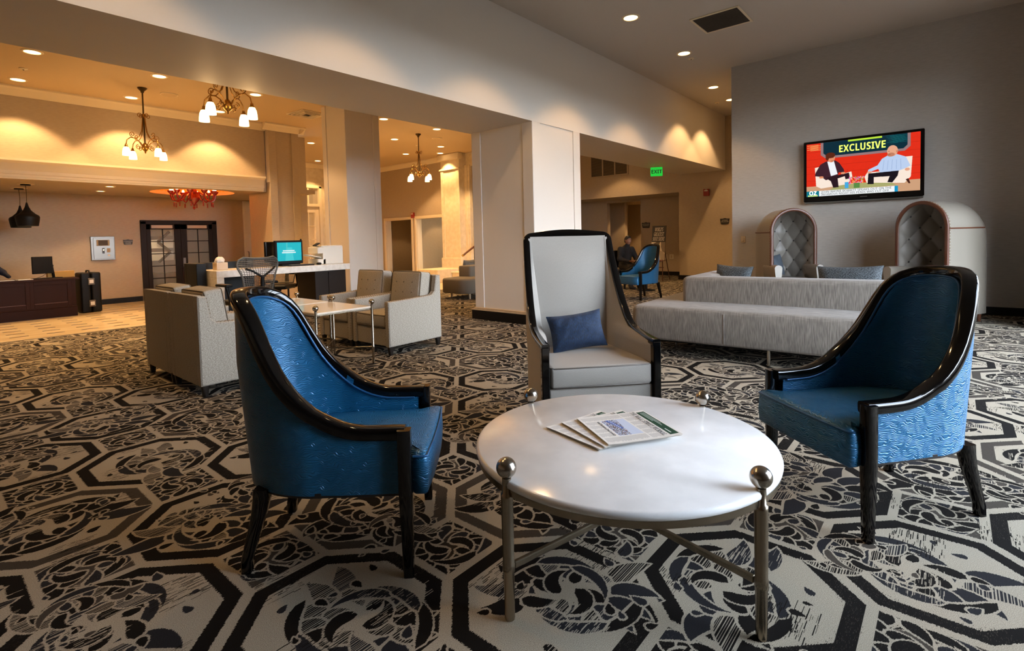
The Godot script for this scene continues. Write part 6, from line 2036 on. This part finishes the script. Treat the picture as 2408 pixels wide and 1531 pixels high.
func small_things() -> void:
	# television
	var tv := thing("television", "wall mounted flat television showing a talk show", "television", Vector3(10.76, 2.42, -1.225), -PI / 2)
	part("housing", Shape.new().box(Vector3(0, -0.005, 0.06), Vector3(1.72, 1.08, 0.06), 0.012), M.black_gloss, tv, "glossy black housing")
	part("bracket", Shape.new().box(Vector3(0, 0, 0.015), Vector3(0.6, 0.4, 0.03), 0.004), M.black, tv)
	part("lower_edge", Shape.new().box(Vector3(0, -0.56, 0.05), Vector3(1.7, 0.03, 0.05), 0.01), M.grey_plastic, tv)
	var sc := Shape.new()
	sc.flat()
	sc.quad(Vector3(-0.81, 0.49, 0.0915), Vector3(0.81, 0.49, 0.0915), Vector3(0.81, -0.45, 0.0915), Vector3(-0.81, -0.45, 0.0915), Vector3.BACK)
	part("screen", sc, M.tv, tv, "bright talk show picture")
	var yel := glow(Color8(205, 225, 90), 1.2)
	var wht := glow(Color8(235, 245, 240), 1.2)
	text("EXCLUSIVE", 0.165, yel, tv, xf(Vector3(0.02, 0.35, 0.0925)), "screen_lettering", "Droid Sans", 800, 0.0, 0.001, 1.0, 0.66)
	text("JOHN WAYNE BOBBITT SPEAKS OUT ON THE", 0.05, M.ink, tv, xf(Vector3(-0.07, -0.378, 0.0925)), "screen_lettering", "Droid Sans", 400, 0.0, 0.001, 1.0, 1.02)
	text("INFAMOUS NIGHT HIS PENIS WAS CUT OFF", 0.05, M.ink, tv, xf(Vector3(-0.09, -0.422, 0.0925)), "screen_lettering", "Droid Sans", 400, 0.0, 0.001, 1.0, 0.98)
	text("OZ", 0.095, wht, tv, xf(Vector3(-0.71, -0.39, 0.0925)), "screen_lettering", "Droid Sans", 800, 0.0, 0.001)
	text("EXCLUSIVE", 0.03, yel, tv, xf(Vector3(-0.71, -0.437, 0.0925)), "screen_lettering", "Droid Sans", 700, 0.0, 0.001)
	part("maker_badge", Shape.new().box(Vector3(0.05, -0.497, 0.091), Vector3(0.10, 0.014, 0.003)), M.steel, tv)
	# the picture throws its own light into the room
	var al := AreaLight3D.new()
	al.name = "screen_light"
	al.area_size = Vector2(1.6, 0.92)
	al.light_energy = 0.25
	al.light_color = Color(1.0, 0.80, 0.74)
	al.shadow_enabled = true
	tv.add_child(al, true)
	al.position = Vector3(0, 0.02, 0.12)
	al.rotation.y = PI
	# ceiling vent of the seating room
	var v := thing("ceiling_vent", "square grey air grille with white frame in the grey ceiling", "vent", Vector3(8.33, 4.63, -2.75))
	var fr := Shape.new()
	for s in [-1.0, 1.0]:
		fr.box(Vector3(s * 0.345, -0.008, 0), Vector3(0.035, 0.016, 0.725), 0.003)
		fr.box(Vector3(0, -0.008, s * 0.345), Vector3(0.66, 0.016, 0.035), 0.003)
	part("frame", fr, M.trim, v)
	part("mesh_plate", Shape.new().box(Vector3(0, -0.004, 0), Vector3(0.66, 0.008, 0.66)), M.dark_void, v)
	var bars := Shape.new()
	for k in 26: bars.box(Vector3(-0.32 + 0.0256 * k, -0.009, 0), Vector3(0.006, 0.006, 0.65))
	var bb := part("grille_bars", bars, M.dark_void, v)
	bb.set_meta("kind", "stuff")
	var lv := thing("ceiling_diffuser", "square louvred air diffuser in the warm lobby ceiling", "vent", Vector3(5.92, 4.2, -10.86), 0.1)
	for k in 4:
		var s := 0.30 - 0.065 * k
		var q := Shape.new()
		for e in [-1.0, 1.0]:
			q.box(Vector3(e * s, -0.012 - 0.006 * k, 0), Vector3(0.02, 0.024, s * 2 + 0.02), 0.002)
			q.box(Vector3(0, -0.012 - 0.006 * k, e * s), Vector3(s * 2 - 0.02, 0.024, 0.02), 0.002)
		part("louvre", q, M.trim, lv)
	part("void", Shape.new().box(Vector3(0, -0.003, 0), Vector3(0.56, 0.006, 0.56)), M.leg_dark, lv)
	for d in [[Vector3(9.71, 4.63, -3.76), "small round sensor beside a downlight in the grey ceiling"], [Vector3(13.4, 4.63, -4.54), "small round sensor near the end of the beam"], [Vector3(1.37, 4.2, -11.14), "small round sensor in the lobby ceiling at the left"], [Vector3(10.1, 4.2, -12.2), "tiny sprinkler in the lobby ceiling near the stair"]]:
		var o := thing("ceiling_sensor", d[1], "sensor", d[0], 0.0, "small round ceiling sensors")
		part("base", Shape.new().lathe([Vector2(0, 0), Vector2(0.055, 0), Vector2(0.055, -0.012), Vector2(0.04, -0.02), Vector2(0, -0.02)], 16), M.trim, o)
		part("eye", Shape.new().ball(Vector3(0, -0.02, 0), 0.012, 8), M.grey_plastic, o)
	for d in [[Vector3(3.38, 4.2, -11.21), "flat round ceiling speaker beside the left brass chandelier"], [Vector3(9.84, 4.2, -11.02), "flat round ceiling speaker beside the right brass chandelier"]]:
		var o := thing("ceiling_speaker", d[1], "speaker", d[0], 0.0, "flat round ceiling speakers")
		part("grille", Shape.new().lathe([Vector2(0, -0.008), Vector2(0.11, -0.006), Vector2(0.13, -0.01), Vector2(0.14, 0), Vector2(0, 0)], 24), M.lobby_ceiling, o)
		part("rim", Shape.new().lathe([Vector2(0.125, -0.004), Vector2(0.13, -0.014), Vector2(0.142, -0.012), Vector2(0.145, 0)], 24), M.trim, o)
	# chandeliers
	brass_chandelier("brass chandelier with four glowing bells hanging before the left header wall", Vector3(2.92, 4.2, -11.08), 0.35)
	brass_chandelier("nearest brass chandelier, its top hidden by the beam", Vector3(2.80, 4.2, -7.12), 0.6)
	brass_chandelier("small far brass chandelier above the stair end of the lobby", Vector3(9.08, 4.2, -10.92), 0.2)
	red_chandelier()
	for d in [[Vector3(1.59, 2.62, -13.53), "nearer black dome pendant lamp over the front desk"], [Vector3(1.60, 2.62, -14.5), "farther black dome pendant lamp over the front desk"]]:
		pendant(d[0], d[1])
	# exit sign, alarms, plaques, switch plate, grille
	var ex := thing("exit_sign", "glowing green exit sign hanging from the beam", "exit sign", Vector3(12.7, 3.13, -5.85), -PI / 2 + 0.5)
	part("canopy", Shape.new().box(Vector3(0, -0.01, 0), Vector3(0.12, 0.02, 0.06), 0.003), M.trim, ex)
	part("sign_plate", Shape.new().box(Vector3(0, -0.15, 0), Vector3(0.30, 0.23, 0.016), 0.003), M.exit, ex, "glowing green plate")
	text("EXIT", 0.13, M.plaque, ex, xf(Vector3(0, -0.15, 0.0085)), "lettering", "Droid Sans", 700)
	for d in [[Vector3(15.08, 2.535, -5.42), -PI / 2, "red fire alarm box on the beige far wall"], [Vector3(12.18, 2.28, -15.06), -PI / 2, "red fire alarm strobe between the two cased openings"]]:
		var o := thing("fire_alarm", d[2], "alarm", d[0], d[1], "red fire alarms")
		part("box", Shape.new().box(Vector3(0, 0, 0.03), Vector3(0.16, 0.20, 0.06), 0.008), M.red_box, o)
		part("strobe", Shape.new().box(Vector3(0, 0.05, 0.066), Vector3(0.10, 0.03, 0.02), 0.004), M.white_plastic, o)
		text("FIRE", 0.03, M.letter, o, xf(Vector3(0, 0.085, 0.061)), "lettering", "Droid Sans", 700, 0.0, 0.001)
	plaque("dark plaque sign on the far wall near the passage", Vector3(15.09, 1.69, -4.92), -PI / 2, ["GATEWAY", "BALLROOM"], 0.26)
	plaque("dark plaque sign above the easel in the recess", Vector3(16.49, 1.69, -8.0), -PI / 2, ["RESTROOMS", "ELEVATOR"], 0.30)
	var sw := thing("switch_plate", "small beige switch plate at the left end of the television wall", "switch", Vector3(10.8, 1.22, -3.17), -PI / 2)
	part("plate", Shape.new().box(Vector3(0, 0, 0.005), Vector3(0.085, 0.13, 0.01), 0.003), M.cap, sw)
	part("rocker", Shape.new().box(Vector3(0, 0, 0.012), Vector3(0.035, 0.07, 0.008), 0.002), M.cap, sw)
	for k in 2:
		var so := thing("wall_outlet", ["beige wall outlet behind the easel, left one", "beige wall outlet behind the easel, right one"][k], "outlet", Vector3(16.49, 0.62, -7.32 + 0.22 * k), -PI / 2, "outlets in the recess")
		part("plate", Shape.new().box(Vector3(0, 0, 0.005), Vector3(0.14, 0.16, 0.01), 0.003), M.letter, so)
		part("socket", Shape.new().box(Vector3(0, 0, 0.012), Vector3(0.05, 0.1, 0.006), 0.002), M.cap, so)
	var g := thing("return_grille", "three panel return air grille high on the far wall", "vent", Vector3(15.09, 3.7, -8.6), -PI / 2)
	var gf := Shape.new()
	for s in [-0.68, -0.225, 0.225, 0.68]: gf.box(Vector3(s, 0, 0.01), Vector3(0.045, 0.80, 0.03), 0.003)
	for s in [-1.0, 1.0]: gf.box(Vector3(0, s * 0.385, 0.01), Vector3(1.36, 0.045, 0.03), 0.003)
	part("frame", gf, M.wall, g)
	for k in 3:
		part("mesh_panel", Shape.new().box(Vector3(-0.452 + 0.452 * k, 0, 0.004), Vector3(0.42, 0.74, 0.008)), M.dark_void, g)
		var sl := Shape.new()
		for j in 20: sl.box(Vector3.ZERO, Vector3(0.42, 0.006, 0.02), 0.0, xf(Vector3(-0.452 + 0.452 * k, -0.36 + 0.037 * j, 0.012), 0, 0.6))
		var o := part("slats", sl, M.grille, g)
		o.set_meta("kind", "stuff")
	easel()
	far_corner()

func pendant(at: Vector3, label: String) -> void:
	var t := thing("pendant_lamp", label, "pendant lamp", at, 0.0, "black dome pendant lamps over the front desk")
	part("ceiling_plate", Shape.new().lathe([Vector2(0, 0), Vector2(0.13, 0), Vector2(0.13, -0.012), Vector2(0, -0.012)], 20), M.trim, t)
	part("canopy", Shape.new().lathe([Vector2(0, -0.012), Vector2(0.075, -0.012), Vector2(0.075, -0.035), Vector2(0, -0.035)], 18), M.black, t)
	part("cord", Shape.new().tube([Vector3(0, -0.03, 0), Vector3(0.006, -0.2, 0), Vector3(0, -0.38, 0)], 0.006, 6), M.bronze, t)
	part("dome_shade", Shape.new().lathe([Vector2(0.0, -0.36), Vector2(0.012, -0.36), Vector2(0.03, -0.44), Vector2(0.06, -0.51), Vector2(0.12, -0.575), Vector2(0.17, -0.61), Vector2(0.182, -0.64), Vector2(0.172, -0.72), Vector2(0.155, -0.81), Vector2(0.149, -0.81), Vector2(0.165, -0.72), Vector2(0.172, -0.645), Vector2(0.10, -0.58), Vector2(0, -0.5)], 28), M.black, t, "black metal dome")
	part("glowing_bulb", Shape.new().ball(Vector3(0, -0.72, 0), 0.055, 14), M.lamp, t)
	omni(Vector3(0, -0.72, 0), 0.35, t, 0.05)

func red_chandelier() -> void:
	var t := thing("red_glass_chandelier", "ornate red glass chandelier hanging in an orange ceiling recess", "chandelier", Vector3(4.55, 2.62, -13.76))
	part("stem", Shape.new().tube([Vector3(0, 0.32, 0), Vector3(0, -0.05, 0)], 0.02, 10), M.red_glass, t)
	part("body", Shape.new().lathe([Vector2(0, 0.1), Vector2(0.05, 0.09), Vector2(0.08, 0.04), Vector2(0.05, -0.02), Vector2(0.09, -0.08), Vector2(0.13, -0.13), Vector2(0.10, -0.2), Vector2(0.05, -0.25), Vector2(0.03, -0.29), Vector2(0, -0.3)], 22), M.red_glass, t)
	for k in 10:
		var a := TAU * k / 10 + 0.15
		var r := Vector3(cos(a), 0, sin(a))
		var u := Vector3.UP
		part("arm", Shape.new().tube([r * 0.06 + u * 0.0, r * 0.14 + u * 0.0, r * 0.22 + u * -0.06, r * 0.29 + u * -0.17, r * 0.36 + u * -0.21, r * 0.43 + u * -0.18, r * 0.46 + u * -0.09, r * 0.46 + u * -0.03], 0.017, 8), M.red_glass, t, "curved red glass arm")
		part("cup", Shape.new().lathe([Vector2(0, -0.05), Vector2(0.03, -0.04), Vector2(0.055, -0.005), Vector2(0.075, 0.03), Vector2(0.06, 0.03), Vector2(0.03, 0.0), Vector2(0, -0.01)], 12, xf(r * 0.46)), M.red_glass, t)
		part("candle_light", Shape.new().lathe([Vector2(0, 0.0), Vector2(0.024, 0.0), Vector2(0.026, 0.07), Vector2(0, 0.1)], 10, xf(r * 0.46)), M.shade, t)
		if k % 2 == 0: omni(r * 0.46 + Vector3(0, 0.05, 0), 0.16, t, 0.03, Color(1.0, 0.56, 0.22))
		var dr := Shape.new()
		for j in 3: dr.lathe([Vector2(0, 0.02), Vector2(0.022, 0.005), Vector2(0.012, -0.015), Vector2(0, -0.03)], 8, xf(r * 0.40 + Vector3(0, -0.25 - 0.035 * j, 0)))
		part("drop", dr, M.red_glass, t, "red glass drop")
	part("bottom_drop", Shape.new().lathe([Vector2(0, -0.28), Vector2(0.035, -0.31), Vector2(0.02, -0.34), Vector2(0.04, -0.36), Vector2(0.015, -0.39), Vector2(0, -0.41)], 12), M.red_glass, t)

func easel() -> void:
	var t := thing("easel_sign", "shoe shine poster on a dark tripod easel in the recess", "sign", Vector3(14.45, 0, -6.62), -PI / 2 - 0.25)
	var lean := xf(Vector3(0, 1.12, 0.0), 0, -0.10)
	part("poster_board", Shape.new().box(Vector3.ZERO, Vector3(0.50, 1.0, 0.012), 0.0, lean), M.plaque, t, "dark poster board")
	var im := mat(Color.WHITE, 0.7)
	im.albedo_texture = img_tex(shoe_image())
	var q := Shape.new()
	q.flat()
	q.quad(lean * Vector3(-0.25, 0.02, 0.0075), lean * Vector3(0.25, 0.02, 0.0075), lean * Vector3(0.25, -0.5, 0.0075), lean * Vector3(-0.25, -0.5, 0.0075), Vector3.BACK)
	part("poster_picture", q, im, t, "sepia picture of a shoe")
	for k in 3: text(["WORLD'S", "GREATEST", "SHOE SHINE"][k], 0.15, M.letter, t, lean * xf(Vector3(0.0, 0.39 - 0.14 * k, 0.0075)), "lettering", "Droid Serif", 400, 0.15, 0.001, 1.0, [0.30, 0.36, 0.42][k])
	for s in [-1.0, 1.0]: part("front_leg", Shape.new().tube([Vector3(s * 0.26, 0, 0.16), Vector3(s * 0.04, 1.5, -0.12)], 0.013, 6), M.walnut, t)
	part("rear_leg", Shape.new().tube([Vector3(0, 0, -0.5), Vector3(0, 1.5, -0.12)], 0.013, 6), M.walnut, t)
	part("ledge", Shape.new().box(Vector3(0, 0.60, 0.07), Vector3(0.56, 0.02, 0.06), 0.003), M.walnut, t)
	part("brace", Shape.new().box(Vector3(0, 0.40, 0.07), Vector3(0.46, 0.02, 0.02), 0.003), M.walnut, t)

func far_corner() -> void:
	# grey bench by the stair
	var b := thing("corner_sofa", "low grey brown sofa with block back by the stair", "sofa", Vector3(8.05, 0, -9.15), 0.0)
	part("seat", Shape.new().slab(round_rect(0, 1.9, 0, 0.95, 0.28, 8), [Vector2(0.13, 0.02), Vector2(0.15, 0.0), Vector2(0.42, 0.0), Vector2(0.455, 0.015), Vector2(0.465, 0.05)], 0.01), M.bench, b)
	part("backrest", Shape.new().slab(round_rect(0.62, 1.9, 0.05, 0.45, 0.05, 4), [Vector2(0.465, 0.0), Vector2(0.70, 0.0), Vector2(0.72, 0.012), Vector2(0.725, 0.04)], 0.004), M.bench, b)
	for p in [Vector2(0.25, 0.2), Vector2(0.25, 0.8), Vector2(1.0, 0.85), Vector2(1.7, 0.8), Vector2(1.0, 0.2)]:
		part("leg", Shape.new().lathe([Vector2(0, 0), Vector2(0.02, 0), Vector2(0.024, 0.13), Vector2(0, 0.13)], 10, xf(Vector3(p.x, 0, p.y))), M.cap, b)
	var pw := solo("throw_pillow", pillow(0.5, 0.3, 0.14, 14), M.bench, "dark grey pillow behind the block back of the stair sofa", "pillow")
	pw.transform = xf(Vector3(9.2, 0.70, -9.25), 0.1, 0.2)
	# seated guest in dark clothes beyond the tall chair
	var ch := thing("dining_chair", "dark chair under the seated guest behind the far blue chair", "chair", Vector3(12.1, 0, -6.42), -0.5)
	part("seat", Shape.new().soft(Vector3(0, 0.44, 0), Vector3(0.5, 0.08, 0.5), 0.03), M.black, ch)
	part("backrest", Shape.new().soft(Vector3(0, 0.75, -0.24), Vector3(0.48, 0.45, 0.06), 0.025), M.black, ch)
	for sx in [-1.0, 1.0]:
		for sz in [-1.0, 1.0]: part("leg", Shape.new().box(Vector3(sx * 0.21, 0.2, sz * 0.21), Vector3(0.04, 0.4, 0.04), 0.004), M.black, ch)
	var who := thing("person", "seated guest in a dark jacket beyond the tall linen chair", "person", Vector3(12.1, 0, -6.42), -0.5)
	body(who, [
		[Vector3(0, 0.58, -0.08), Vector3(0, 0.80, -0.08), 0.16, 0.15], [Vector3(0, 0.80, -0.08), Vector3(0, 0.98, -0.02), 0.16, 0.13],
		[Vector3(0, 1.05, 0.02), Vector3(0, 1.12, 0.05), 0.06, 0.055],
		[Vector3(0.17, 1.0, -0.02), Vector3(0.25, 0.76, 0.06), 0.075, 0.058], [Vector3(0.25, 0.76, 0.06), Vector3(0.12, 0.70, 0.30), 0.055, 0.038],
		[Vector3(-0.17, 1.0, -0.02), Vector3(-0.25, 0.76, 0.06), 0.075, 0.058], [Vector3(-0.25, 0.76, 0.06), Vector3(-0.12, 0.70, 0.30), 0.055, 0.038],
		[Vector3(0.09, 0.56, -0.05), Vector3(0.12, 0.55, 0.36), 0.10, 0.07], [Vector3(0.12, 0.55, 0.36), Vector3(0.12, 0.08, 0.36), 0.066, 0.042], [Vector3(0.12, 0.05, 0.36), Vector3(0.12, 0.045, 0.52), 0.046, 0.036],
		[Vector3(-0.09, 0.56, -0.05), Vector3(-0.12, 0.55, 0.36), 0.10, 0.07], [Vector3(-0.12, 0.55, 0.36), Vector3(-0.12, 0.08, 0.36), 0.066, 0.042], [Vector3(-0.12, 0.05, 0.36), Vector3(-0.12, 0.045, 0.52), 0.046, 0.036]], M.cloth_dark, Vector3(0, 1.23, 0.07), Vector3(0.1, -0.15, 1))
	var tb := thing("cafe_table", "small brown table before the seated guest", "table", Vector3(11.75, 0, -5.72))
	part("table_top", Shape.new().lathe([Vector2(0, 0.70), Vector2(0.38, 0.70), Vector2(0.40, 0.72), Vector2(0.38, 0.74), Vector2(0, 0.74)], 28), M.walnut, tb)
	part("pedestal", Shape.new().lathe([Vector2(0, 0), Vector2(0.22, 0), Vector2(0.22, 0.02), Vector2(0.035, 0.05), Vector2(0.035, 0.7), Vector2(0, 0.7)], 16), M.black, tb)
